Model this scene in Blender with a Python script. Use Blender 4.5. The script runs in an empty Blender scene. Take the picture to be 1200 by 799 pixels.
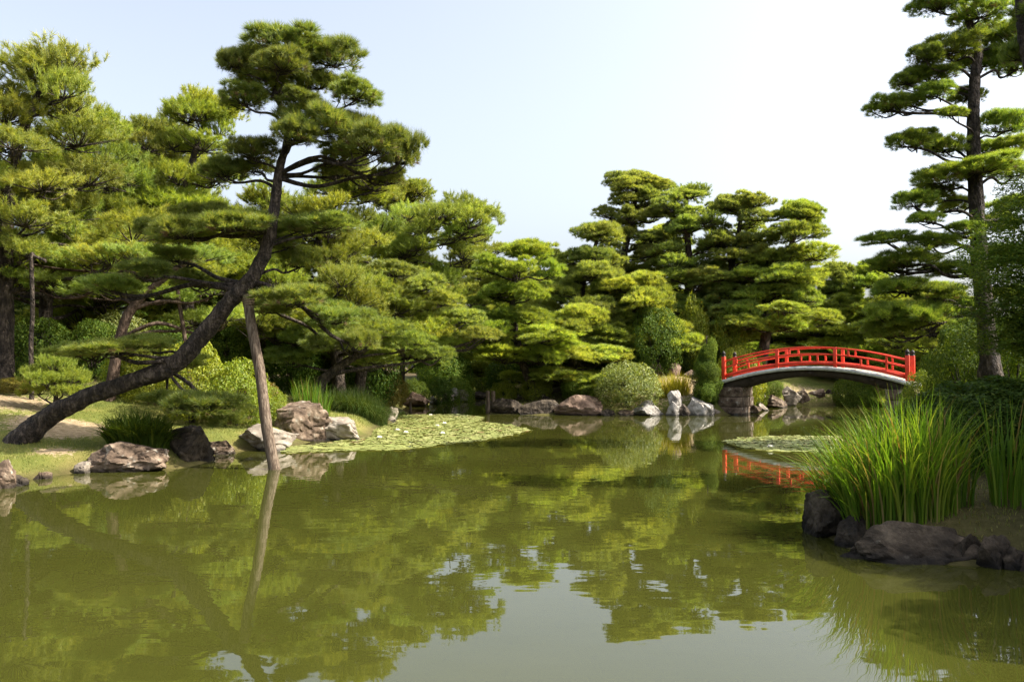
import bpy, math, random
import numpy as np
from mathutils import Vector, Matrix, noise as mnoise

S = bpy.context.scene
COL = S.collection
PI = math.pi

# ------------------------------------------------------------------ camera, sky, sun, exposure
FPX, PITCH, EYE = 942.0, math.radians(1.855), 2.0
cam = bpy.data.cameras.new('camera')
cam.sensor_width = 36.0
cam.lens = 36.0 * FPX / 1200.0
cam.clip_start, cam.clip_end = 0.1, 3000.0
cam_ob = bpy.data.objects.new('camera', cam)
cam_ob.location = (0, 0, EYE)
cam_ob.rotation_euler = (PI / 2 + PITCH, 0, 0)
COL.objects.link(cam_ob)
S.camera = cam_ob

SUN_AZ, SUN_EL = math.radians(-5), math.radians(46)     # azimuth from +X towards +Y
sun_dir = Vector((math.cos(SUN_AZ) * math.cos(SUN_EL), math.sin(SUN_AZ) * math.cos(SUN_EL), math.sin(SUN_EL)))
W = bpy.data.worlds.new('World')
S.world = W
W.use_nodes = True
wn, wl = W.node_tree.nodes, W.node_tree.links
bg = wn['Background']
sky = wn.new('ShaderNodeTexSky')
sky.sky_type = 'NISHITA'
sky.sun_disc = False
sky.sun_elevation = SUN_EL
sky.sun_rotation = math.atan2(sun_dir.x, sun_dir.y)
sky.air_density, sky.dust_density, sky.ozone_density = 1.0, 5.8, 1.8
hsv = wn.new('ShaderNodeHueSaturation')
hsv.inputs['Saturation'].default_value = 0.55
wl.new(sky.outputs[0], hsv.inputs['Color'])
wl.new(hsv.outputs[0], bg.inputs['Color'])
bg.inputs['Strength'].default_value = 0.15
sl = bpy.data.lights.new('sun', 'SUN')
sl.energy, sl.angle, sl.color = 5.0, math.radians(0.5), (1.0, 0.92, 0.78)
sun = bpy.data.objects.new('sun', sl)
sun.rotation_euler = sun_dir.to_track_quat('Z', 'Y').to_euler()
sun.location = (30, 0, 40)
COL.objects.link(sun)
vs = S.view_settings
vs.view_transform, vs.look, vs.gamma, vs.use_curve_mapping = 'Standard', 'None', 1.0, False
vs.exposure = 1.3
cy = S.cycles
cy.use_denoising = True
try:
    cy.denoiser = 'OPENIMAGEDENOISE'
    cy.denoising_prefilter = 'NONE'
except Exception:
    pass
cy.max_bounces, cy.diffuse_bounces, cy.glossy_bounces, cy.transmission_bounces = 6, 4, 3, 4
cy.caustics_reflective = cy.caustics_refractive = False


def P(px, py, d):
    """point whose pixel in the 1200x799 photograph is (px,py) at depth d along +Y"""
    u, v = (px - 600) / FPX, (399.5 - py) / FPX
    y = math.cos(PITCH) - v * math.sin(PITCH)
    z = math.sin(PITCH) + v * math.cos(PITCH)
    return Vector((u / y * d, d, EYE + z / y * d))


# ------------------------------------------------------------------ materials
def new_mat(name):
    m = bpy.data.materials.new(name)
    m.use_nodes = True
    n, l = m.node_tree.nodes, m.node_tree.links
    return m, n, l, n['Principled BSDF'], n['Material Output']


def ramp(n, stops, interp='LINEAR'):
    r = n.new('ShaderNodeValToRGB')
    r.color_ramp.interpolation = interp
    e = r.color_ramp.elements
    while len(e) < len(stops):
        e.new(0.5)
    for k, (p, c) in enumerate(stops):
        e[k].position = p
        e[k].color = (*c, 1)
    return r


def leaf_mat(name, stops, trans=0.35, tint=(1.5, 1.35, 0.5), rough=0.5, objvar=0.25, spec=0.3):
    m, n, l, b, out = new_mat(name)
    g = n.new('ShaderNodeNewGeometry')
    oi = n.new('ShaderNodeObjectInfo')
    r = ramp(n, stops)
    l.new(g.outputs['Random Per Island'], r.inputs[0])
    hs = n.new('ShaderNodeHueSaturation')
    mr = n.new('ShaderNodeMapRange')
    mr.inputs['To Min'].default_value, mr.inputs['To Max'].default_value = 1 - objvar, 1 + objvar
    l.new(oi.outputs['Random'], mr.inputs['Value'])
    l.new(mr.outputs[0], hs.inputs['Value'])
    mh = n.new('ShaderNodeMapRange')
    mh.inputs['To Min'].default_value, mh.inputs['To Max'].default_value = 0.488, 0.512
    mm = n.new('ShaderNodeMath')
    mm.operation = 'FRACT'
    m7 = n.new('ShaderNodeMath')
    m7.operation = 'MULTIPLY'
    m7.inputs[1].default_value = 7.31
    l.new(oi.outputs['Random'], m7.inputs[0])
    l.new(m7.outputs[0], mm.inputs[0])
    l.new(mm.outputs[0], mh.inputs['Value'])
    l.new(mh.outputs[0], hs.inputs['Hue'])
    oc = n.new('ShaderNodeMix')
    oc.data_type = 'RGBA'
    oc.blend_type = 'MULTIPLY'
    oc.inputs['Factor'].default_value = 1
    l.new(r.outputs[0], oc.inputs['A'])
    l.new(oi.outputs['Color'], oc.inputs['B'])
    l.new(oc.outputs['Result'], hs.inputs['Color'])
    l.new(hs.outputs[0], b.inputs['Base Color'])
    b.inputs['Roughness'].default_value = rough
    b.inputs['Specular IOR Level'].default_value = spec
    tr = n.new('ShaderNodeBsdfTranslucent')
    mx = n.new('ShaderNodeMix')
    mx.data_type = 'RGBA'
    mx.blend_type = 'MULTIPLY'
    mx.inputs['Factor'].default_value = 1
    l.new(hs.outputs[0], mx.inputs['A'])
    mx.inputs['B'].default_value = (*tint, 1)
    l.new(mx.outputs['Result'], tr.inputs['Color'])
    ms = n.new('ShaderNodeMixShader')
    ms.inputs[0].default_value = trans
    l.new(b.outputs[0], ms.inputs[1])
    l.new(tr.outputs[0], ms.inputs[2])
    l.new(ms.outputs[0], out.inputs['Surface'])
    return m


def rough_mat(name, stops, scale=4.0, detail=8.0, rough=0.85, bump=0.3, stretch=(1, 1, 1), spots=None, coord='Object', spec=0.3, dist=0.05, wet=False):
    m, n, l, b, out = new_mat(name)
    tc = n.new('ShaderNodeTexCoord')
    mp = n.new('ShaderNodeMapping')
    mp.inputs['Scale'].default_value = stretch
    l.new(tc.outputs[coord], mp.inputs[0])
    nz = n.new('ShaderNodeTexNoise')
    nz.inputs['Scale'].default_value, nz.inputs['Detail'].default_value, nz.inputs['Roughness'].default_value = scale, detail, 0.65
    l.new(mp.outputs[0], nz.inputs['Vector'])
    r = ramp(n, stops)
    l.new(nz.outputs[0], r.inputs[0])
    colr = r.outputs[0]
    if spots:
        n2 = n.new('ShaderNodeTexNoise')
        n2.inputs['Scale'].default_value, n2.inputs['Detail'].default_value = spots[0], 4
        l.new(mp.outputs[0], n2.inputs['Vector'])
        r2 = ramp(n, [(spots[1], (0, 0, 0)), (spots[1] + 0.08, (1, 1, 1))])
        l.new(n2.outputs[0], r2.inputs[0])
        mx = n.new('ShaderNodeMix')
        mx.data_type = 'RGBA'
        l.new(r2.outputs[0], mx.inputs['Factor'])
        l.new(colr, mx.inputs['A'])
        mx.inputs['B'].default_value = (*spots[2], 1)
        colr = mx.outputs['Result']
    if wet:                                                  # damp dark band at the waterline
        g = n.new('ShaderNodeNewGeometry')
        sx = n.new('ShaderNodeSeparateXYZ')
        l.new(g.outputs['Position'], sx.inputs[0])
        ma = n.new('ShaderNodeMath')
        ma.operation = 'MULTIPLY_ADD'
        l.new(nz.outputs[0], ma.inputs[0])
        ma.inputs[1].default_value = -0.10
        l.new(sx.outputs['Z'], ma.inputs[2])
        mr = n.new('ShaderNodeMapRange')
        mr.inputs['From Min'].default_value, mr.inputs['From Max'].default_value = -0.01, 0.05
        mr.inputs['To Min'].default_value, mr.inputs['To Max'].default_value = 0.25, 1.0
        l.new(ma.outputs[0], mr.inputs['Value'])
        mw = n.new('ShaderNodeMix')
        mw.data_type = 'RGBA'
        mw.blend_type = 'MULTIPLY'
        mw.inputs['Factor'].default_value = 1
        l.new(colr, mw.inputs['A'])
        l.new(mr.outputs[0], mw.inputs['B'])
        colr = mw.outputs['Result']
    l.new(colr, b.inputs['Base Color'])
    b.inputs['Roughness'].default_value = rough
    b.inputs['Specular IOR Level'].default_value = spec
    bp = n.new('ShaderNodeBump')
    bp.inputs['Strength'].default_value, bp.inputs['Distance'].default_value = bump, dist
    n3 = n.new('ShaderNodeTexNoise')
    n3.inputs['Scale'].default_value, n3.inputs['Detail'].default_value = scale * 2.2, 8
    l.new(mp.outputs[0], n3.inputs['Vector'])
    l.new(n3.outputs[0], bp.inputs['Height'])
    l.new(bp.outputs[0], b.inputs['Normal'])
    return m


M = {}
M['pine'] = leaf_mat('pine_needles', [(0, (0.13, 0.195, 0.036)), (0.5, (0.215, 0.275, 0.052)), (1, (0.33, 0.34, 0.09))], 0.52)
M['pine_dark'] = leaf_mat('dark_pine_needles', [(0, (0.10, 0.155, 0.03)), (0.6, (0.175, 0.225, 0.042)), (1, (0.29, 0.28, 0.075))], 0.48)
M['pine_loose'] = leaf_mat('loose_pine_needles', [(0, (0.13, 0.19, 0.03)), (0.5, (0.215, 0.265, 0.045)), (1, (0.32, 0.33, 0.075))], 0.5)
M['pine_dry'] = leaf_mat('dry_needles', [(0, (0.12, 0.075, 0.03)), (1, (0.2, 0.13, 0.05))], 0.2, (1.2, 1.1, 0.8))
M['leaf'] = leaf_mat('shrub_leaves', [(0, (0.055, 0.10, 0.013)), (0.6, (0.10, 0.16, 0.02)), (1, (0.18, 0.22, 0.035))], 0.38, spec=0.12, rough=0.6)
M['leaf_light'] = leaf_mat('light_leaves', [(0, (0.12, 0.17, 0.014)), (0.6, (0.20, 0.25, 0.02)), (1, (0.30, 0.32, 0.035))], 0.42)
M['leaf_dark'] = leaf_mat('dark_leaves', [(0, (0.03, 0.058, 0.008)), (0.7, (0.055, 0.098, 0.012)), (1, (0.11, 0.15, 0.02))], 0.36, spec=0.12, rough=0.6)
M['leaf_grey'] = leaf_mat('grey_green_leaves', [(0, (0.08, 0.115, 0.03)), (0.6, (0.14, 0.18, 0.045)), (1, (0.23, 0.25, 0.08))], 0.36)
M['leaf_rust'] = leaf_mat('rust_tinted_leaves', [(0, (0.10, 0.10, 0.015)), (0.6, (0.16, 0.14, 0.02)), (1, (0.24, 0.15, 0.03))], 0.3)
M['reed'] = leaf_mat('reed_blades', [(0, (0.05, 0.115, 0.012)), (0.6, (0.095, 0.17, 0.018)), (0.88, (0.16, 0.21, 0.03)), (0.93, (0.22, 0.18, 0.07)), (1, (0.16, 0.10, 0.04))], 0.45, (1.2, 1.25, 0.4), spec=0.15, rough=0.55)
M['reed_yellow'] = leaf_mat('yellow_blades', [(0, (0.16, 0.18, 0.015)), (0.7, (0.28, 0.25, 0.02)), (1, (0.34, 0.28, 0.05))], 0.4)
M['rush'] = leaf_mat('rush_stems', [(0, (0.035, 0.075, 0.015)), (0.7, (0.065, 0.115, 0.02)), (1, (0.14, 0.17, 0.04))], 0.25)
M['grass'] = leaf_mat('grass_blades', [(0, (0.08, 0.11, 0.02)), (0.6, (0.14, 0.155, 0.03)), (1, (0.24, 0.21, 0.07))], 0.3)
M['lily'] = leaf_mat('lily_leaf', [(0, (0.15, 0.18, 0.05)), (0.6, (0.24, 0.265, 0.085)), (0.93, (0.31, 0.32, 0.13)), (1, (0.16, 0.09, 0.04))], 0.1, spec=0.5, rough=0.35, objvar=0.2)
M['bark'] = rough_mat('pine_bark', [(0.36, (0.010, 0.0075, 0.0055)), (0.5, (0.034, 0.025, 0.019)), (0.66, (0.115, 0.09, 0.07))], 6, bump=1.0, stretch=(1.6, 1.6, 0.7), dist=0.14)
M['bark_red'] = rough_mat('reddish_bark', [(0.36, (0.022, 0.014, 0.010)), (0.52, (0.07, 0.045, 0.032)), (0.7, (0.14, 0.10, 0.075))], 6, bump=0.9, stretch=(1.6, 1.6, 0.55), dist=0.05)
M['wood'] = rough_mat('weathered_wood', [(0.36, (0.035, 0.023, 0.015)), (0.5, (0.10, 0.072, 0.05)), (0.68, (0.2, 0.16, 0.12))], 5, bump=0.6, stretch=(6, 6, 0.5), dist=0.02)
M['granite'] = rough_mat('brown_granite', [(0.36, (0.03, 0.019, 0.012)), (0.5, (0.115, 0.08, 0.055)), (0.66, (0.24, 0.185, 0.135))], 2.6, bump=0.6, wet=True, spots=(5.5, 0.6, (0.27, 0.245, 0.20)), dist=0.08)
M['granite_dark'] = rough_mat('dark_stone', [(0.36, (0.010, 0.007, 0.0045)), (0.5, (0.034, 0.025, 0.016)), (0.66, (0.10, 0.078, 0.055))], 3.2, bump=1.0, wet=True, spots=(4.5, 0.66, (0.12, 0.11, 0.09)), dist=0.08)
M['granite_red'] = rough_mat('reddish_stone', [(0.34, (0.06, 0.036, 0.026)), (0.5, (0.13, 0.085, 0.06)), (0.7, (0.21, 0.155, 0.115))], 3, bump=0.6, wet=True, dist=0.06)
M['granite_pale'] = rough_mat('pale_stone', [(0.34, (0.10, 0.08, 0.062)), (0.5, (0.20, 0.17, 0.135)), (0.68, (0.31, 0.275, 0.23))], 3, bump=0.5, wet=True, spots=(5, 0.62, (0.11, 0.085, 0.065)), dist=0.06)
M['white_stone'] = rough_mat('white_stone', [(0.34, (0.05, 0.042, 0.035)), (0.47, (0.2, 0.185, 0.165)), (0.7, (0.38, 0.36, 0.335))], 3, bump=0.7, wet=True, dist=0.08)
M['red'] = rough_mat('vermilion_paint', [(0.3, (0.66, 0.034, 0.014)), (0.7, (0.78, 0.065, 0.026))], 7, rough=0.5, bump=0.1, spec=0.4, spots=(9, 0.66, (0.5, 0.06, 0.03)))
M['fascia'] = rough_mat('greyed_white_paint', [(0.35, (0.34, 0.34, 0.33)), (0.6, (0.60, 0.60, 0.58))], 5, rough=0.7, bump=0.2, stretch=(1, 1, 3), spots=(7, 0.6, (0.26, 0.25, 0.22)))
M['deck'] = rough_mat('sun_bleached_boards', [(0.3, (0.34, 0.29, 0.22)), (0.7, (0.52, 0.46, 0.37))], 5, bump=0.3)
M['under'] = rough_mat('dark_timber', [(0.3, (0.025, 0.018, 0.013)), (0.7, (0.06, 0.045, 0.032))], 5, bump=0.3)
M['cap'] = rough_mat('black_metal', [(0.3, (0.015, 0.013, 0.012)), (0.7, (0.03, 0.026, 0.024))], 5, rough=0.6, bump=0.05, spec=0.2)
M['petal'] = rough_mat('white_petals', [(0.3, (0.8, 0.78, 0.74)), (0.7, (0.86, 0.85, 0.8))], 5, rough=0.5, bump=0)
M['rope'] = rough_mat('straw_rope', [(0.3, (0.09, 0.065, 0.04)), (0.7, (0.2, 0.15, 0.09))], 30, bump=0.5, dist=0.01)
M['bamboo'] = rough_mat('old_bamboo', [(0.3, (0.2, 0.15, 0.09)), (0.7, (0.34, 0.27, 0.17))], 6, bump=0.2)


def ground_material():
    m, n, l, b, out = new_mat('ground_soil_and_grass')
    tc = n.new('ShaderNodeTexCoord')
    at = n.new('ShaderNodeAttribute')
    at.attribute_name = 'earth'

    def nz(sc, det=8):
        k = n.new('ShaderNodeTexNoise')
        k.inputs['Scale'].default_value, k.inputs['Detail'].default_value, k.inputs['Roughness'].default_value = sc, det, 0.62
        l.new(tc.outputs['Object'], k.inputs['Vector'])
        return k
    a, c, d = nz(0.8), nz(9), nz(40, 4)
    rg = ramp(n, [(0.3, (0.055, 0.075, 0.016)), (0.5, (0.11, 0.12, 0.027)), (0.7, (0.19, 0.165, 0.055))])
    l.new(a.outputs[0], rg.inputs[0])
    rd = ramp(n, [(0.3, (0.15, 0.11, 0.06)), (0.5, (0.25, 0.19, 0.115)), (0.72, (0.36, 0.285, 0.185))])
    l.new(c.outputs[0], rd.inputs[0])
    ad = n.new('ShaderNodeMath')
    ad.operation = 'ADD'
    l.new(at.outputs['Fac'], ad.inputs[0])
    l.new(c.outputs[0], ad.inputs[1])
    rm = ramp(n, [(0.86, (0, 0, 0)), (1.0, (1, 1, 1))])
    l.new(ad.outputs[0], rm.inputs[0])
    mx = n.new('ShaderNodeMix')
    mx.data_type = 'RGBA'
    l.new(rm.outputs[0], mx.inputs['Factor'])
    l.new(rg.outputs[0], mx.inputs['A'])
    l.new(rd.outputs[0], mx.inputs['B'])
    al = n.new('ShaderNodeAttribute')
    al.attribute_name = 'litter_shade'
    rl = ramp(n, [(0.3, (0.03, 0.022, 0.011)), (0.55, (0.065, 0.05, 0.024)), (0.75, (0.11, 0.085, 0.045))])  # brown forest-floor tones, also used as painted shade on the right bank
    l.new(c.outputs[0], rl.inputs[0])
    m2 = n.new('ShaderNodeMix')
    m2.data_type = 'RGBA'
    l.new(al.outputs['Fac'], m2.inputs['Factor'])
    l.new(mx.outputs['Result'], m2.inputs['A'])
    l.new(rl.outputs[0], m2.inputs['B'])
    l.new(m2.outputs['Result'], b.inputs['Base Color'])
    b.inputs['Roughness'].default_value = 0.95
    b.inputs['Specular IOR Level'].default_value = 0.1
    bp = n.new('ShaderNodeBump')
    bp.inputs['Strength'].default_value, bp.inputs['Distance'].default_value = 0.6, 0.04
    l.new(d.outputs[0], bp.inputs['Height'])
    l.new(bp.outputs[0], b.inputs['Normal'])
    return m


def water_material():
    m, n, l, b, out = new_mat('murky_pond_water')
    tc = n.new('ShaderNodeTexCoord')
    n1 = n.new('ShaderNodeTexNoise')
    n1.inputs['Scale'].default_value, n1.inputs['Detail'].default_value = 0.35, 3
    l.new(tc.outputs['Object'], n1.inputs['Vector'])
    r = ramp(n, [(0.3, (0.031, 0.034, 0.0058)), (0.7, (0.038, 0.040, 0.0078))])
    l.new(n1.outputs[0], r.inputs[0])
    l.new(r.outputs[0], b.inputs['Base Color'])
    b.inputs['Roughness'].default_value = 0.015
    b.inputs['IOR'].default_value = 1.6
    # ripples: fine wind noise, patchy, plus two sets of rings
    mp = n.new('ShaderNodeMapping')
    mp.inputs['Scale'].default_value = (0.8, 1.5, 1)
    l.new(tc.outputs['Object'], mp.inputs[0])
    a = n.new('ShaderNodeTexNoise')
    a.inputs['Scale'].default_value, a.inputs['Detail'].default_value, a.inputs['Roughness'].default_value = 1.9, 2, 0.5
    l.new(mp.outputs[0], a.inputs['Vector'])
    hsum = a.outputs[0]
    for (cx, cyy, sc, amp, rmax) in ((-2.9, 12.6, 0.95, 0.10, 5.0), (-6.5, 7.5, 0.8, 0.09, 4.5), (0.6, 11.5, 0.9, 0.05, 4.0)):
        sub = n.new('ShaderNodeVectorMath')
        sub.operation = 'SUBTRACT'
        l.new(tc.outputs['Object'], sub.inputs[0])
        sub.inputs[1].default_value = (cx, cyy, 0)
        ln = n.new('ShaderNodeVectorMath')
        ln.operation = 'LENGTH'
        l.new(sub.outputs[0], ln.inputs[0])
        wob = n.new('ShaderNodeMath')
        wob.operation = 'MULTIPLY_ADD'
        l.new(n1.outputs[0], wob.inputs[0])
        wob.inputs[1].default_value = 0.7
        l.new(ln.outputs['Value'], wob.inputs[2])
        k = n.new('ShaderNodeMath')
        k.operation = 'MULTIPLY'
        k.inputs[1].default_value = 2 * PI / (0.30 * sc)
        l.new(wob.outputs[0], k.inputs[0])
        s = n.new('ShaderNodeMath')
        s.operation = 'SINE'
        l.new(k.outputs[0], s.inputs[0])
        fall = n.new('ShaderNodeMapRange')
        fall.inputs['From Min'].default_value, fall.inputs['From Max'].default_value = 0.6, rmax
        fall.inputs['To Min'].default_value, fall.inputs['To Max'].default_value = amp, 0.0
        l.new(ln.outputs['Value'], fall.inputs['Value'])
        mu = n.new('ShaderNodeMath')
        mu.operation = 'MULTIPLY'
        l.new(s.outputs[0], mu.inputs[0])
        l.new(fall.outputs[0], mu.inputs[1])
        ad = n.new('ShaderNodeMath')
        ad.operation = 'ADD'
        l.new(hsum, ad.inputs[0])
        l.new(mu.outputs[0], ad.inputs[1])
        hsum = ad.outputs[0]
    bp = n.new('ShaderNodeBump')
    bp.inputs['Strength'].default_value, bp.inputs['Distance'].default_value = 1.0, 0.0015
    l.new(hsum, bp.inputs['Height'])
    l.new(bp.outputs[0], b.inputs['Normal'])
    return m


M['ground'] = ground_material()
M['water'] = water_material()


# ------------------------------------------------------------------ object helpers
def tag(o, label=None, cat=None, group=None, kind=None):
    if label: o['label'] = label
    if cat: o['category'] = cat
    if group: o['group'] = group
    if kind: o['kind'] = kind
    return o


def empty(name, loc, label, cat, group=None, rz=0):
    o = bpy.data.objects.new(name, None)
    o.empty_display_size = 0.3
    o.location = loc
    o.rotation_euler.z = rz
    COL.objects.link(o)
    return tag(o, label, cat, group)


def link(name, me, parent=None, loc=None, rot=None, scale=None):
    o = bpy.data.objects.new(name, me)
    COL.objects.link(o)
    if parent is not None: o.parent = parent
    if loc is not None: o.location = loc
    if rot is not None: o.rotation_euler = rot
    if scale is not None: o.scale = scale
    return o


def mesh_np(name, V, F, mats, fm=None, smooth=False):
    """V (n,3) array, F list of arrays (k,3|4)"""
    me = bpy.data.meshes.new(name)
    V = np.asarray(V, dtype=np.float32)
    F = [np.asarray(f, dtype=np.int32) for f in F if len(f)]
    me.vertices.add(len(V))
    me.vertices.foreach_set('co', V.ravel())
    loops = np.concatenate([f.ravel() for f in F])
    tot = np.concatenate([np.full(len(f), f.shape[1], np.int32) for f in F])
    start = np.concatenate([[0], np.cumsum(tot)[:-1]]).astype(np.int32)
    me.loops.add(len(loops))
    me.loops.foreach_set('vertex_index', loops)
    me.polygons.add(len(tot))
    me.polygons.foreach_set('loop_start', start)
    me.polygons.foreach_set('loop_total', tot)
    for m in mats: me.materials.append(m)
    if fm is not None:
        me.polygons.foreach_set('material_index', np.asarray(fm, dtype=np.int32))
    if smooth:
        me.polygons.foreach_set('use_smooth', np.ones(len(tot), dtype=bool))
    me.update(calc_edges=True)
    me.validate()
    return me


class MB:
    """collects tubes, boxes and loose faces into ONE mesh"""
    def __init__(s): s.v, s.f, s.n, s.m = [], {3: [], 4: []}, 0, {3: [], 4: []}

    def add(s, V, F, mi=0):
        V = np.asarray(V, float)
        s.v.append(V)
        F = np.asarray(F, int)
        k = F.shape[1]
        s.f[k].append(F + s.n)
        s.m[k].append(np.full(len(F), mi))
        s.n += len(V)

    def tube(s, pts, rad, sides=8, mi=0, jit=0.0, rng=None, caps=True, knots=0.0):
        pts = [Vector(p) for p in pts]
        n = len(pts)
        rings = []
        up = Vector((0.31, 0.83, 0.46))
        for i, p in enumerate(pts):
            t = (pts[min(i + 1, n - 1)] - pts[max(i - 1, 0)])
            if t.length < 1e-6: t = Vector((0, 0, 1))
            t.normalize()
            a = up - t * up.dot(t)
            if a.length < 0.05:
                up = Vector((0.9, 0.1, 0.3)); a = up - t * up.dot(t)
            a.normalize()
            up = a
            b = t.cross(a)
            for k in range(sides):
                an = 2 * PI * k / sides
                r = rad[i] * (1 + (rng.uniform(-jit, jit) if rng else 0))
                if knots:
                    q = p * (0.55 / max(rad[i], 0.03)) + Vector((math.cos(an), math.sin(an), 0)) * 1.3
                    r *= 1 + knots * mnoise.noise(q) + knots * 0.6 * mnoise.noise(q * 3.3)
                rings.append(p + (a * math.cos(an) + b * math.sin(an)) * r)
        F = [(i * sides + k, i * sides + (k + 1) % sides, (i + 1) * sides + (k + 1) % sides, (i + 1) * sides + k) for i in range(n - 1) for k in range(sides)]
        V = [tuple(v) for v in rings]
        s.add(V, F, mi)
        if caps:
            for i in (0, n - 1):
                c = [V[i * sides + k] for k in range(sides)] + [tuple(pts[i])]
                s.add(c, [((k, (k + 1) % sides, sides) if i else ((k + 1) % sides, k, sides)) for k in range(sides)], mi)

    def box(s, c, d, R=None, mi=0):
        x, y, z = d[0] / 2, d[1] / 2, d[2] / 2
        V = [Vector(q) for q in ((-x, -y, -z), (x, -y, -z), (x, y, -z), (-x, y, -z), (-x, -y, z), (x, -y, z), (x, y, z), (-x, y, z))]
        if R is not None: V = [R @ q for q in V]
        V = [tuple(q + Vector(c)) for q in V]
        s.add(V, [(3, 2, 1, 0), (4, 5, 6, 7), (0, 1, 5, 4), (1, 2, 6, 5), (2, 3, 7, 6), (3, 0, 4, 7)], mi)

    def mesh(s, name, mats, smooth=False):
        F = [np.concatenate(s.f[k]) for k in (3, 4) if s.f[k]]
        fm = np.concatenate([np.concatenate(s.m[k]) for k in (3, 4) if s.m[k]])
        return mesh_np(name, np.concatenate(s.v), F, mats, fm, smooth)


def catmull(pts, sub=5):
    """pts: list of tuples of any length"""
    A = np.asarray(pts, float)
    out = []
    n = len(A)
    for i in range(n - 1):
        p0, p1, p2, p3 = A[max(i - 1, 0)], A[i], A[i + 1], A[min(i + 2, n - 1)]
        for k in range(sub):
            t = k / sub
            out.append(0.5 * (2 * p1 + (p2 - p0) * t + (2 * p0 - 5 * p1 + 4 * p2 - p3) * t * t + (3 * p1 - p0 - 3 * p2 + p3) * t ** 3))
    out.append(A[-1])
    return np.array(out)


def nrm(a):
    return a / np.maximum(np.linalg.norm(a, axis=-1, keepdims=True), 1e-9)


# ------------------------------------------------------------------ pond outline and terrain
POND = [(-30, 1), (-22, 4), (-15, 8), (-10.6, 11.4), (-8.9, 13.4), (-8.3, 15.3), (-6.6, 15.9), (-6.4, 17.2), (-7.0, 18.9), (-5.6, 19.8), (-5.4, 21.9),
        (-4.0, 22.8), (-4.4, 26), (-4.4, 30.6), (-4.9, 33), (-5.3, 39), (-5.5, 44), (-4.6, 49), (-3.4, 55), (-1.9, 58), (-1.6, 50), (-1.3, 40), (-1.0, 34.2),
        (1.0, 33.7), (4, 33.3), (8.3, 33.4), (9.5, 34.0), (10.4, 36), (11.2, 38.6), (12.2, 40.5), (14, 42.3), (17.5, 42.6), (21, 44), (25, 42), (22, 37), (17.6, 32.2), (15.6, 29.4),
        (13.5, 26.5), (11, 22), (8.2, 16.5), (5.6, 12.6), (4.2, 10.4), (3.75, 9.5), (3.7, 8.8), (4.2, 8.3), (5.0, 8.1), (6.0, 7.7), (8, 6), (11, 4), (13, 1), (12, -4), (4, 0.4), (-4, 0.4), (-16, -3), (-30, -6)]
_PA = np.array(POND, float)


def pond_sd(X, Y):
    """signed distance to the pond's edge, positive on land"""
    Pq = np.stack([X, Y], -1).reshape(-1, 2)
    dmin = np.full(len(Pq), 1e9)
    ins = np.zeros(len(Pq), bool)
    n = len(_PA)
    for i in range(n):
        a, b = _PA[i], _PA[(i + 1) % n]
        ab = b - a
        t = np.clip(((Pq - a) @ ab) / (ab @ ab), 0, 1)
        dmin = np.minimum(dmin, np.linalg.norm(Pq - (a + t[:, None] * ab), axis=1))
        c = ((a[1] > Pq[:, 1]) != (b[1] > Pq[:, 1]))
        with np.errstate(divide='ignore', invalid='ignore'):
            xx = (b[0] - a[0]) * (Pq[:, 1] - a[1]) / (b[1] - a[1]) + a[0]
        ins ^= c & (Pq[:, 0] < xx)
    return np.where(ins, -dmin, dmin).reshape(np.shape(X))


def sm(t):
    t = np.clip(t, 0, 1)
    return t * t * (3 - 2 * t)


MOUNDS = [(8.0, 36.0, 2.2, 0.75), (6.2, 38.5, 3.0, 0.5), (17.0, 29.5, 2.4, 0.6), (-11, 26, 5, 0.35), (16, 48, 5, 0.5)]


def height(X, Y):
    X, Y = np.asarray(X, float), np.asarray(Y, float)
    s = pond_sd(X, Y)
    z = np.where(s > 0, 0.03 + 0.3 * sm(s / 0.7) + 0.95 * sm((s - 0.3) / 7.0), -0.75 * sm(-s / 1.1))
    bump = 0.05 * np.sin(X * 1.3 + 0.7 * Y) * np.sin(Y * 1.1 - 0.4 * X) + 0.03 * np.sin(X * 3.1) * np.cos(Y * 2.7)
    z = z + bump * sm(s / 1.5)
    for (cx, cyy, r, h) in MOUNDS:
        z = z + h * np.exp(-((X - cx) ** 2 + (Y - cyy) ** 2) / (r * r)) * sm(s / 0.8)
    return z


def gz(x, y):
    return float(height(np.array([x]), np.array([y]))[0])


def axis(lo, hi, step, far, grow=1.35):
    a = list(np.arange(lo, hi + 1e-6, step))
    s, x = step, hi
    while x < far:
        s *= grow; x += s; a.append(x)
    s, x, pre = step, lo, []
    while x > -far:
        s *= grow; x -= s; pre.append(x)
    return np.array(pre[::-1] + a)


EARTH = [(-10.0, 18.0, 1.3, 0.9), (-8.6, 18.6, 1.0, 0.8), (-12.5, 19.5, 1.8, 0.7), (-9.0, 15.9, 0.55, 0.7), (5.5, 34.6, 1.6, 0.6), (7.2, 35.2, 1.4, 0.8),
         (12.6, 41.5, 1.6, 0.6), (16, 44.2, 2.2, 0.5), (-8, 28, 1.0, 0.45)]


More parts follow.
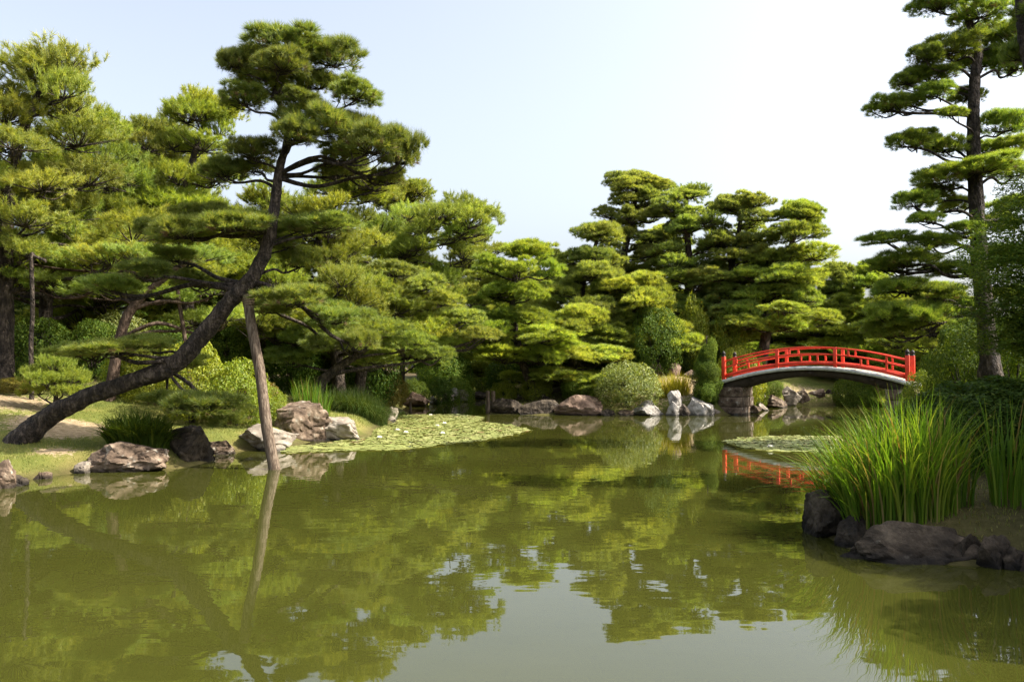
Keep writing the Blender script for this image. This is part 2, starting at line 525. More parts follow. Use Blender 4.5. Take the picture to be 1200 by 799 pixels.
def build_ground():
    xs, ys = axis(-26, 30, 0.22, 900), axis(-4, 64, 0.26, 1200)
    X, Y = np.meshgrid(xs, ys)
    Z = height(X, Y)
    nx, ny = len(xs), len(ys)
    V = np.stack([X, Y, Z], -1).reshape(-1, 3)
    idx = np.arange(nx * ny).reshape(ny, nx)
    F = np.stack([idx[:-1, :-1], idx[:-1, 1:], idx[1:, 1:], idx[1:, :-1]], -1).reshape(-1, 4)
    me = mesh_np('ground', V, [F], [M['ground']], smooth=True)
    e = np.zeros(nx * ny)
    for (cx, cyy, r, h) in EARTH:
        e = np.maximum(e, h * np.exp(-((V[:, 0] - cx) ** 2 + (V[:, 1] - cyy) ** 2) / (r * r)))
    s = pond_sd(V[:, 0], V[:, 1])
    at = me.attributes.new('earth', 'FLOAT', 'POINT')
    at.data.foreach_set('value', e.astype(np.float32))
    lit = sm((s - 5) / 3)                                   # needle litter under the trees further in
    lit = np.maximum(lit, sm((V[:, 1] - 33.5) / 1.5) * sm((7.0 - V[:, 0]) / 2) * sm((V[:, 0] + 2) / 1))
    lit = np.maximum(lit, 0.75 * sm((V[:, 0] - 3.2) / .5) * sm((14 - V[:, 1]) / 2) * sm((V[:, 1] - 2) / 2))   # shade of the right trees, painted in as darker soil
    lit = np.maximum(lit, 0.8 * np.exp(-(s / 0.28) ** 2))
    al = me.attributes.new('litter_shade', 'FLOAT', 'POINT')
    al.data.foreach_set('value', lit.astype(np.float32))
    o = link('ground', me)
    tag(o, kind='structure')


build_ground()


def build_water():
    xs, ys = np.linspace(-40, 34, 38), np.linspace(-9, 66, 38)
    X, Y = np.meshgrid(xs, ys)
    V = np.stack([X, Y, np.zeros_like(X)], -1).reshape(-1, 3)
    n = 38
    idx = np.arange(n * n).reshape(n, n)
    F = np.stack([idx[:-1, :-1], idx[:-1, 1:], idx[1:, 1:], idx[1:, :-1]], -1).reshape(-1, 4)
    tag(link('pond_water', mesh_np('pond_water', V, [F], [M['water']])), kind='structure')


build_water()


# ------------------------------------------------------------------ foliage meshes (shared by the parts that use them)
def needles(rng, Pt, D, k, ln, wd, spread, jit=0.02):
    """k needles on every tuft; returns V, F"""
    n = len(Pt)
    d = nrm(np.repeat(D, k, 0) + spread * rng.normal(size=(n * k, 3)))
    b = np.repeat(Pt, k, 0) + jit * rng.normal(size=(n * k, 3))
    L = ln * rng.uniform(0.7, 1.15, (n * k, 1))
    side = nrm(np.cross(d, rng.normal(size=(n * k, 3)))) * wd / 2
    V = np.stack([b - side, b + side, b + d * L], 1).reshape(-1, 3)
    return V, np.arange(n * k * 3).reshape(-1, 3)


def pad_mesh(name, seed, mat, lumps=9, tufts=620, k=26, ln=0.17, wd=0.011, spread=0.5, flat=0.42, loose=0.0, dry=0.12):
    """a clipped cushion of pine foliage, about 1 m in half width; twigs inside"""
    rng = np.random.default_rng(seed)
    C = [(0.05, 0, flat * 0.5, 0.34)]
    for i in range(lumps):
        a = 2 * PI * (i * 0.618 + rng.uniform(-.06, .06))
        r = 0.86 * math.sqrt((i + 0.6) / lumps) * rng.uniform(0.8, 1.12)
        C.append((r * math.cos(a), r * math.sin(a), flat * (0.62 * (1 - r * r)) + rng.uniform(-.15, .2), rng.uniform(0.17, 0.33)))
    C = np.array(C)
    wts = C[:, 3] ** 2
    li = rng.choice(len(C), tufts, p=wts / wts.sum())
    d = nrm(rng.normal(size=(tufts, 3)))
    d[:, 2] = np.where(d[:, 2] < -0.25, -d[:, 2] * 0.8, d[:, 2])
    Pt = C[li, :3] + d * C[li, 3:4] * np.array([1, 1, flat * 1.35]) * rng.uniform(0.82, 1.03, (tufts, 1))
    # only tufts that no other lump swallows
    keep = np.ones(tufts, bool)
    for c in C:
        q = (Pt - c[:3]) / (c[3] * np.array([1, 1, flat * 1.35]))
        keep &= (np.linalg.norm(q, axis=1) > 0.72)
    Pt, d = Pt[keep], d[keep]
    D = nrm(d * np.array([0.95, 0.95, 0.6]) + np.array([0, 0, 0.55]) + 0.15 * rng.normal(size=d.shape))
    V1, F1 = needles(rng, Pt, D, k, ln, wd, spread)
    # underside, thinner and partly dry
    nu = int(tufts * 0.22)
    a, r = rng.uniform(0, 2 * PI, nu), np.sqrt(rng.uniform(0, 0.8, nu))
    Pu = np.stack([r * np.cos(a), r * np.sin(a), -0.06 - 0.06 * rng.random(nu) + 0.05 * (1 - r)], 1)
    Du = nrm(np.stack([np.cos(a) * 0.8, np.sin(a) * 0.8, np.full(nu, 0.35)], 1) + 0.3 * rng.normal(size=(nu, 3)))
    nd = int(nu * min(1, dry * 3))
    V2, F2 = needles(rng, Pu[nd:], Du[nd:], int(k * 0.7), ln, wd, spread)
    V3, F3 = needles(rng, Pu[:nd] if nd else Pu[:1], Du[:nd] if nd else Du[:1], int(k * 0.5), ln * .9, wd, spread)
    mb = MB()
    mb.add(V1, F1, 0); mb.add(V2, F2, 0); mb.add(V3, F3, 2)
    pr = random.Random(seed)
    for i in range(16):                                     # twigs fanning out below the needles
        a = 2 * PI * i / 16 + pr.uniform(-.2, .2)
        r = pr.uniform(0.5, 0.85)
        z1 = pr.uniform(-0.02, 0.12)
        pts = [(0, 0, -0.12), (0.4 * r * math.cos(a + .2), 0.4 * r * math.sin(a + .2), -0.10 + pr.uniform(-.03, .03)), (r * math.cos(a), r * math.sin(a), z1)]
        mb.tube(catmull(pts, 3), np.linspace(0.022, 0.007, 7), 4, 1)
    return mb.mesh(name, [mat, M['bark'], M['pine_dry']])


def shag_mesh(name, seed, mat, sprays=34, k=30, ln=0.2, wd=0.013):
    """an untrimmed bough: branchlets ending in upright bottle-brush shoots"""
    rng = np.random.default_rng(seed)
    pr = random.Random(seed)
    mb = MB()
    Pt, D = [], []
    for i in range(sprays):
        a = 2 * PI * (i * 0.618) + pr.uniform(-.2, .2)
        r = 0.95 * math.sqrt((i + 0.5) / sprays) * pr.uniform(0.8, 1.15)
        z = 0.22 * (1 - r * r) + pr.uniform(-0.12, 0.2)
        e = np.array([r * math.cos(a), r * math.sin(a), z])
        m = e * np.array([.5, .5, .2]) + np.array([0, 0, -0.05])
        if i % 2 == 0:
            mb.tube(catmull([(0, 0, -0.1), tuple(m), tuple(e)], 3), np.linspace(0.02, 0.007, 7), 4, 1)
        for j in range(pr.randint(4, 7)):
            o = rng.normal(size=3) * np.array([0.11, 0.11, 0.04])
            up = nrm(np.array([math.cos(a) * 0.6 + rng.normal() * .4, math.sin(a) * 0.6 + rng.normal() * .4, 0.8 + rng.normal() * .25]))
            ls = pr.uniform(0.08, 0.2)
            for q in range(4):
                Pt.append(e + o + up * ls * q / 3)
                D.append(up)
    Pt, D = np.array(Pt), np.array(D)
    V, F = needles(rng, Pt, D, k // 3, ln * 0.8, wd, 0.62, 0.012)
    mb.add(V, F, 0)
    return mb.mesh(name, [mat, M['bark']])


def leaf_cloud(rng, Pt, N, ln, wd, jit):
    n = len(Pt)
    nn = nrm(N + jit * rng.normal(size=(n, 3)))
    t = nrm(np.cross(nn, rng.normal(size=(n, 3))))
    b = np.cross(nn, t)
    s = rng.uniform(0.7, 1.2, (n, 1))
    L, Wd = t * ln * s / 2, b * wd * s / 2
    V = np.stack([Pt - L, Pt - L * .1 - Wd + nn * wd * .12, Pt + L, Pt - L * .1 + Wd + nn * wd * .12], 1).reshape(-1, 3)
    i = np.arange(n) * 4
    return V, np.stack([i, i + 1, i + 2, i + 3], 1)


def bush_mesh(name, seed, mat, leaves=9000, ln=0.075, wd=0.035, lumps=14, rough=0.16, shell=0.22, jit=0.7, flat_bottom=-0.8, stems=True, gaps=0.0):
    """a shrub of about 1 m half width, standing on z = 0, 1.6 m tall before scaling"""
    rng = np.random.default_rng(seed)
    d = nrm(rng.normal(size=(leaves * 2, 3)))
    d = d[d[:, 2] > flat_bottom][:leaves]
    L = nrm(rng.normal(size=(lumps, 3)) + np.array([0, 0, 0.25]))
    dots = d @ L.T
    r = 0.82 + rough * np.max(np.clip((dots - 0.72) / 0.28, 0, 1), 1) + 0.05 * np.sin(9 * d[:, 0] + 3 * seed) * np.sin(8 * d[:, 1]) + 0.04 * np.sin(15 * d[:, 2] + 11 * d[:, 0])
    r = r * (1 - shell * rng.random(len(d)) ** 1.6)
    if gaps:
        g = np.sin(5.1 * d[:, 0] + seed) * np.sin(4.7 * d[:, 1] + 2) * np.sin(5.5 * d[:, 2] + 1)
        keep = g < (0.55 - gaps * rng.random(len(d)))
        d, r = d[keep], r[keep]
    Pt = d * r[:, None] * np.array([1, 1, 0.85])
    Pt[:, 2] += 0.68
    keep = Pt[:, 2] > 0.02
    V, F = leaf_cloud(rng, Pt[keep], (d * 0.8 + np.array([0, 0, 0.5]))[keep], ln, wd, jit)
    return mesh_np(name, V, [F], [mat])


def stem_mesh(name, seed):
    pr = random.Random(seed)
    mb = MB()
    for i in range(7):
        a = 2 * PI * i / 7 + pr.uniform(-.3, .3)
        r = pr.uniform(0.35, 0.7)
        mb.tube(catmull([(0.05 * math.cos(a), 0.05 * math.sin(a), -0.15), (0.3 * r * math.cos(a), 0.3 * r * math.sin(a), 0.4), (r * math.cos(a), r * math.sin(a), pr.uniform(.8, 1.2))], 3), np.linspace(0.035, 0.01, 7), 5)
    return mb.mesh(name, [M['bark']], True)


PADS = {
    'hero': [pad_mesh('pine_pad', 11 + i, M['pine_dark'], lumps=13 + i % 4, tufts=420, k=34, ln=0.25, wd=0.013, spread=0.45, dry=0.05) for i in range(5)],
    'far': [pad_mesh('trimmed_pad', 31 + i, M['pine'], lumps=13 + i % 4, tufts=430, k=24, ln=0.2, wd=0.016, spread=0.42, dry=0.0) for i in range(6)],
    'shag': [shag_mesh('loose_bough', 51 + i, M['pine_loose'], sprays=30 + 3 * i) for i in range(5)],
}


# ------------------------------------------------------------------ pines
def nearest_on(tr, p, drop, prefer_low=True):
    """index on a trunk polyline where a limb towards p leaves it"""
    h = np.hypot(tr[:, 0] - p[0], tr[:, 1] - p[1])
    zt = p[2] - drop - 0.12 * h
    return int(np.argmin(np.abs(tr[:, 2] - zt) + 0.25 * h))


def make_pine(label, trunk, pads, kind, group=None, bark='bark', seed=0, name='pine_tree', limb_r=1.0, tilt=0.1, mix=0.0):
    """trunk: [(x,y,z,radius)], pads: [(x,y,z,rx,ry,rz)] in world space"""
    rng, pr = np.random.default_rng(seed), random.Random(seed)
    base = Vector(trunk[0][:3])
    root = empty(name, base, label, 'tree', group)
    T = catmull([(t[0] - base.x, t[1] - base.y, t[2] - base.z, t[3]) for t in trunk], 9)
    mb = MB()
    mb.tube([tuple(q[:3]) for q in T], T[:, 3], 16, 0, 0.05, pr, knots=0.2)
    link('trunk', mb.mesh('trunk', [M[bark]], True), root)
    hue = pr.uniform(0.86, 1.0) if kind == 'hero' else pr.uniform(0.88, 1.04)
    val = pr.uniform(0.85, 1.2)
    tint = (val * hue, val, val * pr.uniform(0.8, 1.3), 1)
    for i, q in enumerate(pads):
        p = np.array([q[0] - base.x, q[1] - base.y, q[2] - base.z])
        if len(q) > 6 and q[6] is not None:
            i0 = int(np.argmin(np.linalg.norm(T[:, :3] - (np.array(q[6]) - np.array(base)), axis=1)))
        else:
            i0 = nearest_on(T, p, 0.25)
        a = T[i0]
        under = p - np.array([0, 0, q[5] * 0.3])
        v = under - a[:3]
        L = float(np.linalg.norm(v))
        r0 = min(a[3] * 0.55, 0.013 + 0.016 * L + 0.010 * q[3]) * limb_r
        mb = MB()
        sag = pr.uniform(-0.05, 0.12) * L
        side = np.array([-v[1], v[0], 0]) * pr.uniform(-0.16, 0.16)
        pts = [tuple(a[:3]), tuple(a[:3] + v * 0.35 + side + np.array([0, 0, sag])), tuple(a[:3] + v * 0.72 - side * 0.6 + np.array([0, 0, -sag * .7])), tuple(under)]
        c = catmull(pts, 4)
        mb.tube(c, np.linspace(r0, r0 * 0.5, len(c)), 6, 0, 0.08, pr)
        for j in range(3):                                   # forks that carry the cushion
            e = under + np.array([pr.uniform(-.6, .6) * q[3], pr.uniform(-.6, .6) * q[4], pr.uniform(0, .3) * q[5]])
            s0 = c[int(len(c) * pr.uniform(0.55, 0.85))]
            mid = (s0 + e) / 2 + np.array([0, 0, -0.06 * L + pr.uniform(-.03, .03)])
            mb.tube(catmull([tuple(s0), tuple(mid), tuple(e)], 3), np.linspace(r0 * 0.5, r0 * 0.2, 7), 5)
        link('limb', mb.mesh('limb', [M[bark]], True), root)
        kk = 'shag' if (kind == 'far' and pr.random() < mix) else kind
        me = PADS[kk][pr.randrange(len(PADS[kk]))]
        fo = link('foliage_pad', me, root, p, (pr.uniform(-tilt, tilt), pr.uniform(-tilt, tilt), pr.uniform(0, 2 * PI)), (q[3], q[4], q[5] / 0.42))
        fo.color = tint
    return root


def pxtrunk(pts, d, dd=0.0, k=0.85):
    """[(px,py,width_px)] at depth d -> world polyline; dd adds depth from base to top"""
    out = []
    n = len(pts)
    for i, (x, y, w) in enumerate(pts):
        di = d + dd * i / (n - 1)
        p = P(x, y, di)
        out.append((p.x, p.y, p.z, k * w / 2 * di / FPX))
    return out


def pxpads(L, d):
    out = []
    for q in L:
        x, y, hw, hh = q[:4]
        dd = q[4] if len(q) > 4 else 0.0
        p = P(x, y, d + dd)
        s = (d + dd) / FPX
        at = None
        if len(q) > 5:
            a = P(q[5][0], q[5][1], d)
            at = (a.x, a.y, a.z)
        rx = hw * s
        out.append((p.x, p.y, p.z - hh * s * 0.25, rx * 0.9, min(rx, 0.95) * 0.9, hh * s * 0.85, at))
    return out


# the leaning pine over the water
lean_tr = pxtrunk([(14, 532, 50), (34, 508, 42), (56, 489, 34), (98, 467, 30), (150, 448, 28), (200, 430, 31), (236, 394, 29), (270, 352, 27), (297, 322, 25), (314, 285, 21), (322, 240, 18),
                   (327, 200, 15), (336, 165, 12), (331, 130, 10), (322, 105, 8), (334, 78, 6), (350, 58, 4)], 16.4, k=0.68)
lean_pads = pxpads([
    (300, 77, 46, 20, 0.3), (335, 55, 56, 19, 0.0), (388, 67, 42, 20, 0.3), (274, 71, 22, 17, -0.3), (330, 75, 40, 17, -0.7), (318, 102, 48, 17, 0.4), (286, 116, 34, 13, -0.3),
    (372, 96, 34, 16, 0.6), (418, 110, 36, 14, 0.0), (352, 116, 28, 12, -0.4),
    (374, 142, 50, 24, -0.2), (346, 156, 30, 18, -0.6), (408, 152, 34, 20, 0.4),
    (432, 168, 46, 24, -0.2, (328, 205)), (468, 178, 30, 28, 0.3, (328, 205)), (405, 182, 30, 16, 0.5, (328, 205)), (400, 200, 36, 14, 1.2, (326, 210)), (455, 208, 26, 14, 0.9, (328, 210)),
    (296, 178, 36, 15, -0.1), (264, 200, 32, 14, 0.1), (300, 196, 24, 12, 0.6),
    (212, 270, 46, 18, -0.1, (318, 268)), (270, 262, 52, 17, -0.4, (318, 268)), (180, 268, 26, 13, 0.4, (318, 268)), (300, 272, 36, 14, 0.5), (240, 252, 40, 13, 0.7),
    (384, 262, 44, 13, -0.1), (350, 266, 28, 11, 0.4), (352, 305, 30, 16, 0.9), (335, 285, 20, 11, 0.6),
    (205, 300, 36, 13, 0.9, (285, 330)), (172, 318, 34, 14, -0.2, (285, 330)), (228, 330, 34, 12, 1.1, (285, 330)), (130, 335, 36, 13, 0.4, (275, 335)),
    (130, 408, 58, 13, -0.3, (215, 420)), (88, 412, 30, 11, 0.1, (215, 420)), (175, 402, 34, 12, 0.3, (215, 420)),
    (236, 474, 48, 16, -0.2, (196, 438)), (272, 488, 32, 15, 0.2, (196, 438)), (196, 468, 32, 12, 0.4, (196, 438)), (218, 424, 30, 12, 0.9, (232, 400)),
    (344, 350, 46, 15, -0.2, (292, 328)), (318, 362, 26, 10, 0.3, (292, 328)), (392, 372, 34, 15, 0.5, (292, 328)), (424, 398, 26, 16, 0.9, (292, 328)), (384, 402, 32, 13, 1.2, (292, 328)),
], 16.4)
make_pine('leaning black pine with thick bent trunk over the pond, propped by a wooden post', lean_tr, lean_pads, 'hero', seed=5)

# the tall pine behind the dark hedge on the right
tall_tr = pxtrunk([(1162, 446, 36), (1157, 400, 28), (1150, 330, 25), (1144, 240, 23), (1141, 160, 20), (1142, 95, 16), (1146, 58, 13), (1132, 15, 10), (1120, -35, 7), (1128, -70, 4)], 20, k=0.72)
tall_pads = pxpads([
    (1096, 4, 34, 16), (1148, 14, 38, 15, -0.3), (1184, 44, 38, 20, 0.5), (1120, -30, 50, 18), (1170, -20, 40, 18, 0.8), (1120, -62, 40, 16), (1150, 40, 30, 13, 0.9),
    (1110, 58, 40, 14, 0.0), (1085, 66, 24, 12, -0.4), (1150, 72, 40, 14, 0.7), (1190, 75, 30, 16, 0.2),
    (1088, 90, 38, 13, 0.2), (1062, 94, 22, 10), (1096, 108, 26, 11, -0.5), (1040, 124, 28, 13, 0, (1138, 134)), (1068, 120, 20, 9, 0.4, (1138, 134)), (1116, 132, 18, 8, -0.5), (1134, 112, 24, 11, 0.5),
    (1064, 166, 30, 13, -0.1, (1140, 190)), (1108, 172, 28, 13, 0.2, (1140, 190)), (1082, 158, 22, 9, 0.5, (1140, 190)), (1176, 146, 32, 17, -0.1), (1190, 170, 30, 12, 0.4), (1160, 175, 26, 11, 0.8),
    (1150, 196, 52, 13, -0.4), (1100, 208, 34, 14, 0.1), (1188, 200, 30, 13, 0.5), (1072, 236, 30, 12, 0.0), (1096, 226, 26, 11, 0.6), (1084, 256, 24, 9, -0.3), (1132, 268, 26, 11, -0.5), (1120, 240, 26, 10, 0.9),
    (1040, 280, 32, 10, 0.1, (1146, 300)), (1092, 283, 30, 11, -0.1, (1146, 300)), (1165, 262, 28, 13, 0.6), (1062, 306, 40, 13, 0.0, (1148, 318)), (1036, 312, 24, 10, 0.5, (1148, 318)), (1110, 316, 30, 11, 0.6),
    (1052, 336, 36, 13, 0.2), (1100, 344, 32, 13, -0.2), (1040, 366, 30, 14, 0.0, (1152, 370)), (1082, 368, 38, 17, -0.3, (1152, 370)), (1050, 388, 36, 13, 0.3, (1153, 375)), (1112, 360, 34, 16, 0.4, (1152, 370)), (1028, 384, 24, 10, 0.7, (1153, 375)),
    (1180, 300, 34, 14, 1.0), (1190, 240, 30, 13, 0.9), (1185, 350, 34, 14, 1.0),
], 20)
make_pine('tall straight black pine with tiers of clipped dark pads behind the round hedge', tall_tr, tall_pads, 'hero', seed=8)

near_tr = pxtrunk([(1275, 560, 44), (1262, 380, 34), (1240, 220, 28), (1218, 110, 24), (1202, 50, 18), (1196, 0, 14), (1190, -60, 9)], 13.5)
near_pads = pxpads([(1192, 62, 22, 18, 0.3), (1230, 20, 50, 22), (1196, -30, 40, 18), (1290, 60, 60, 24), (1250, 120, 44, 20, 0.6), (1300, 180, 60, 24, 0.3), (1240, -60, 60, 24), (1330, -10, 60, 24), (1340, 110, 60, 24, -0.6)], 13.5)
make_pine('dark pine bough and trunk cut off by the upper right corner of the view', near_tr, near_pads, 'hero', seed=9)


def auto_pine(label, trunk_px, d, w0, w1, kind, seed, group, crown=0.28, step=0.85, size=(0.7, 1.1), rz=(0.22, 0.32), dd=0.0, bark='bark', lean=0.0, dens=1.0, scale_top=1.0):
    """a pine from its trunk line in the photo; pads in tiers whose reach goes from w0 (metres, low) to w1 (top)"""
    pr = random.Random(seed)
    tr = pxtrunk(trunk_px, d, dd)
    g = gz(tr[0][0], tr[0][1])
    tr[0] = (tr[0][0], tr[0][1], g - 0.15, tr[0][3] * 1.15)
    T = catmull(tr, 8)
    z0, z1 = g, T[-1][2]
    pads = []
    z = z0 + (z1 - z0) * crown
    k = pr.random() * 6
    while z < z1 - 0.25:
        t = (z - z0 - (z1 - z0) * crown) / max(0.1, (z1 - z0) * (1 - crown))
        reach = w0 + (w1 - w0) * t
        reach *= pr.uniform(0.8, 1.15)
        c = T[int(np.argmin(np.abs(T[:, 2] - z)))]
        n = max(2, int(round(dens * (1.3 + 1.5 * reach))))
        for j in range(n):
            k += 2.4 + pr.uniform(-.3, .3)
            r = reach * (pr.uniform(0.35, 1.0))
            s = pr.uniform(*size) * (1 - 0.3 * t * scale_top)
            pads.append((c[0] + r * math.cos(k), c[1] + r * math.sin(k), z + pr.uniform(-.3, .3) * step - 0.10 * r, s * pr.uniform(.9, 1.25), s * pr.uniform(.85, 1.1), pr.uniform(*rz)))
        z += step * pr.uniform(0.85, 1.15)
    c = T[-1]
    for j in range(3):
        s = size[0] * pr.uniform(0.85, 1.25)
        pads.append((c[0] + pr.uniform(-.5, .5), c[1] + pr.uniform(-.4, .4), c[2] - 0.12 + pr.uniform(-.15, .12), s * 1.15, s, pr.uniform(*rz) * 1.05))
    return make_pine(label, tr, pads[:98], kind, group, bark, seed, tilt=0.2 if kind == 'far' else 0.35, mix=0.0 if seed % 4 else 0.35)


GL, GC = 'loose pines on the left bank', 'clipped pines on the middle bank'
LOOSE = [  # label, trunk px, depth, reach low/top, seed, crown start
    ('tall loose pine at the left edge, its ragged top highest of the left group', [(4, 470, 24), (6, 330, 20), (10, 220, 17), (28, 150, 13), (52, 100, 8), (68, 84, 4)], 22, 3.2, 1.1, 21, 0.42),
    ('pine with a straight shaded trunk behind the forked wooden prop', [(52, 470, 18), (54, 350, 16), (62, 260, 13), (90, 190, 9), (110, 150, 5)], 25, 3.2, 1.2, 22, 0.4),
    ('narrow pine with a ragged top showing just left of the leaning pine crown', [(222, 440, 17), (220, 340, 15), (214, 250, 12), (228, 180, 8), (246, 128, 4)], 28, 2.7, 0.9, 23, 0.38),
    ('pine behind the crown of the leaning pine, seen to both sides of its upper trunk', [(400, 445, 17), (388, 360, 14), (372, 290, 11), (392, 240, 8), (420, 212, 4)], 30, 3.2, 1.2, 24, 0.35),
    ('broad loose pine whose right boughs reach furthest into the open sky', [(440, 440, 17), (452, 350, 15), (470, 300, 13), (510, 262, 9), (552, 246, 4)], 36, 3.4, 2.4, 25, 0.3),
    ('pine filling the left background above the tan bare ground', [(128, 440, 15), (132, 360, 13), (150, 280, 10), (160, 235, 5)], 29, 3.6, 1.6, 26, 0.34),
    ('pine in the gap between the leaning trunk and its wooden post', [(300, 435, 14), (306, 360, 12), (300, 290, 9), (312, 235, 5)], 33, 3.2, 1.4, 27, 0.3),
    ('loose pine showing in the gap between the left edge pine and the leaning pine crown', [(176, 440, 14), (186, 320, 12), (184, 220, 9), (192, 158, 4)], 31, 3.4, 1.5, 29, 0.36),
    ('loose pine filling the gap right of the leaning crown, lower than the broad one', [(446, 440, 13), (452, 330, 11), (462, 260, 8), (474, 222, 4)], 39, 3.2, 1.7, 32, 0.32),
    ('far loose pine standing behind the bright lower pads above the clipped shrubs', [(562, 440, 12), (556, 370, 10), (552, 310, 8), (560, 280, 4)], 62, 4.2, 2.2, 28, 0.25),
]
for lab, tp, d, w0, w1, sd, cr in LOOSE:
    loose = sd in (21, 23)
    auto_pine(lab, tp, d, w0, w1, 'shag', sd, GL, crown=cr, step=0.88 if loose else 0.82, size=(0.85, 1.4) if loose else (0.95, 1.5), rz=(0.36, 0.55), dens=1.1 if loose else 1.2)

# low pines on the left bank with explicit pads
def px_pine(label, trunk, d, pads, kind, seed, group, bark='bark'):
    tr = pxtrunk(trunk, d)
    tr[0] = (tr[0][0], tr[0][1], gz(tr[0][0], tr[0][1]) - 0.15, tr[0][3] * 1.1)
    make_pine(label, tr, pxpads(pads, d), kind, group, bark, seed)


px_pine('low pine with a slanting reddish trunk and flat boughs left of the leaning trunk', [(128, 420, 15), (142, 390, 14), (160, 355, 12), (190, 328, 9), (220, 305, 6)], 21.5,
        [(100, 305, 50, 16, 0.3), (160, 300, 46, 15, -0.2), (60, 330, 40, 14, 0.6), (120, 340, 50, 13, -0.3), (230, 300, 44, 15, 0.2), (190, 345, 46, 14, 0.8), (250, 340, 36, 14, 0.5), (265, 370, 40, 15, 1.0), (230, 375, 44, 13, 1.4), (30, 300, 40, 16, 1.2)], 'shag', 41, GL, 'bark_red')
px_pine('low spreading pine with smooth bright pads above the sloping lower bough', [(418, 445, 15), (430, 390, 13), (440, 362, 11), (466, 342, 7)], 31,
        [(462, 318, 44, 11, 0), (430, 330, 36, 11, 0.4), (498, 334, 40, 12, -0.3), (452, 345, 46, 12, -0.5), (520, 352, 36, 12, 0.5), (540, 372, 34, 12, 0.3), (490, 365, 44, 13, 0.9), (412, 350, 34, 12, 0.9), (560, 392, 30, 11, 0.4)], 'far', 42, GL)
px_pine('low pine sweeping down to the water with one long sloping pad', [(366, 470, 17), (376, 450, 15), (394, 432, 12), (420, 415, 9), (440, 400, 6)], 27.5,
        [(388, 362, 36, 13, 0), (416, 376, 42, 15, -0.2), (448, 388, 42, 15, 0), (480, 402, 38, 14, 0.2), (508, 414, 28, 12, 0.3), (400, 402, 44, 16, -0.8), (360, 392, 40, 14, 0.2), (340, 418, 34, 13, 0.4), (440, 420, 40, 13, 1.0), (365, 345, 36, 12, 0.8), (320, 390, 34, 13, 0.7)], 'far', 43, GL)

CL = [  # the clipped pines of the middle bank: label, trunk px, depth, reach low/top, seed, crown
    ('clipped pine with a crooked bare trunk nearest the dark inlet bank', [(640, 470, 12), (622, 450, 11), (606, 400, 10), (600, 350, 8), (606, 315, 6), (616, 290, 4)], 36, 2.5, 1.0, 61, 0.30),
    ('short clipped pine between the crooked pine and the tallest one', [(676, 460, 11), (688, 400, 10), (682, 340, 8), (694, 300, 6), (702, 274, 4)], 40, 2.6, 1.1, 62, 0.28),
    ('tallest of the clipped pines, its crown a separate tuft on a thin stem', [(738, 450, 14), (734, 380, 12), (730, 310, 10), (742, 250, 7), (748, 212, 4)], 44, 2.4, 1.0, 63, 0.28),
    ('clipped pine with a straight trunk and rounded top right of the tallest one', [(806, 440, 14), (806, 370, 12), (808, 310, 10), (804, 260, 7), (806, 226, 4)], 43, 2.4, 1.1, 64, 0.30),
    ('slim clipped pine in the middle of the three above the left bridge end', [(850, 430, 12), (862, 370, 11), (858, 310, 9), (866, 270, 6), (870, 238, 4)], 42, 2.2, 0.9, 65, 0.36),
    ('clipped pine on a slanting trunk rising behind the red railing', [(884, 430, 15), (900, 380, 13), (918, 330, 10), (928, 285, 7), (938, 246, 4)], 40, 2.3, 0.9, 66, 0.40),
    ('small distant pine seen alone against the sky right of the slanting one', [(962, 430, 9), (968, 390, 8), (978, 350, 6), (984, 318, 3)], 50, 2.0, 0.8, 67, 0.40),
    ('distant pine half hidden behind the low pads of the tall right pine', [(1040, 435, 10), (1036, 390, 9), (1030, 345, 7), (1028, 318, 4)], 47, 3.0, 1.3, 68, 0.2),
    ('clipped pine behind the gap beside the inlet, lower than its neighbours', [(652, 450, 10), (650, 390, 9), (648, 340, 7), (652, 304, 4)], 46, 2.6, 1.1, 69, 0.22),
    ('background pine filling the space behind the tallest clipped pine', [(772, 440, 11), (770, 370, 9), (772, 310, 7), (776, 272, 4)], 52, 2.8, 1.3, 70, 0.2),
    ('background pine between the slim and slanting pines behind the bridge', [(905, 430, 10), (900, 380, 8), (894, 330, 6), (896, 300, 4)], 52, 2.8, 1.2, 71, 0.2),
    ('wide low pine beyond the crown of the bridge railing', [(1000, 440, 11), (990, 405, 10), (1000, 380, 8), (996, 358, 4)], 48, 3.2, 1.8, 72, 0.35),
    ('pine with low pads over the dark bank beside the reddish slab', [(668, 468, 11), (674, 440, 10), (668, 405, 8), (680, 368, 5)], 37, 2.2, 1.2, 73, 0.25),
    ('shaded pine behind the round grey green bush', [(742, 455, 11), (750, 420, 10), (744, 370, 8), (752, 330, 5)], 39, 2.2, 1.2, 74, 0.30),
    ('pine standing farthest back behind the inlet rocks', [(592, 450, 9), (588, 390, 8), (590, 345, 6), (596, 315, 4)], 54, 3.0, 1.4, 75, 0.2),
    ('pine right of the bridge end under the big dark pads', [(1098, 440, 11), (1092, 400, 9), (1098, 370, 7), (1096, 340, 4)], 41, 2.6, 1.5, 76, 0.2),
]
for lab, tp, d, w0, w1, sd, cr in CL:
    auto_pine(lab, tp, d, w0 + 0.3, w1 + 0.45, 'far', sd, GC, crown=cr, step=0.92, size=(0.85, 1.45), rz=(0.29, 0.44), dens=1.3, bark='bark_red' if sd in (64, 66) else 'bark')

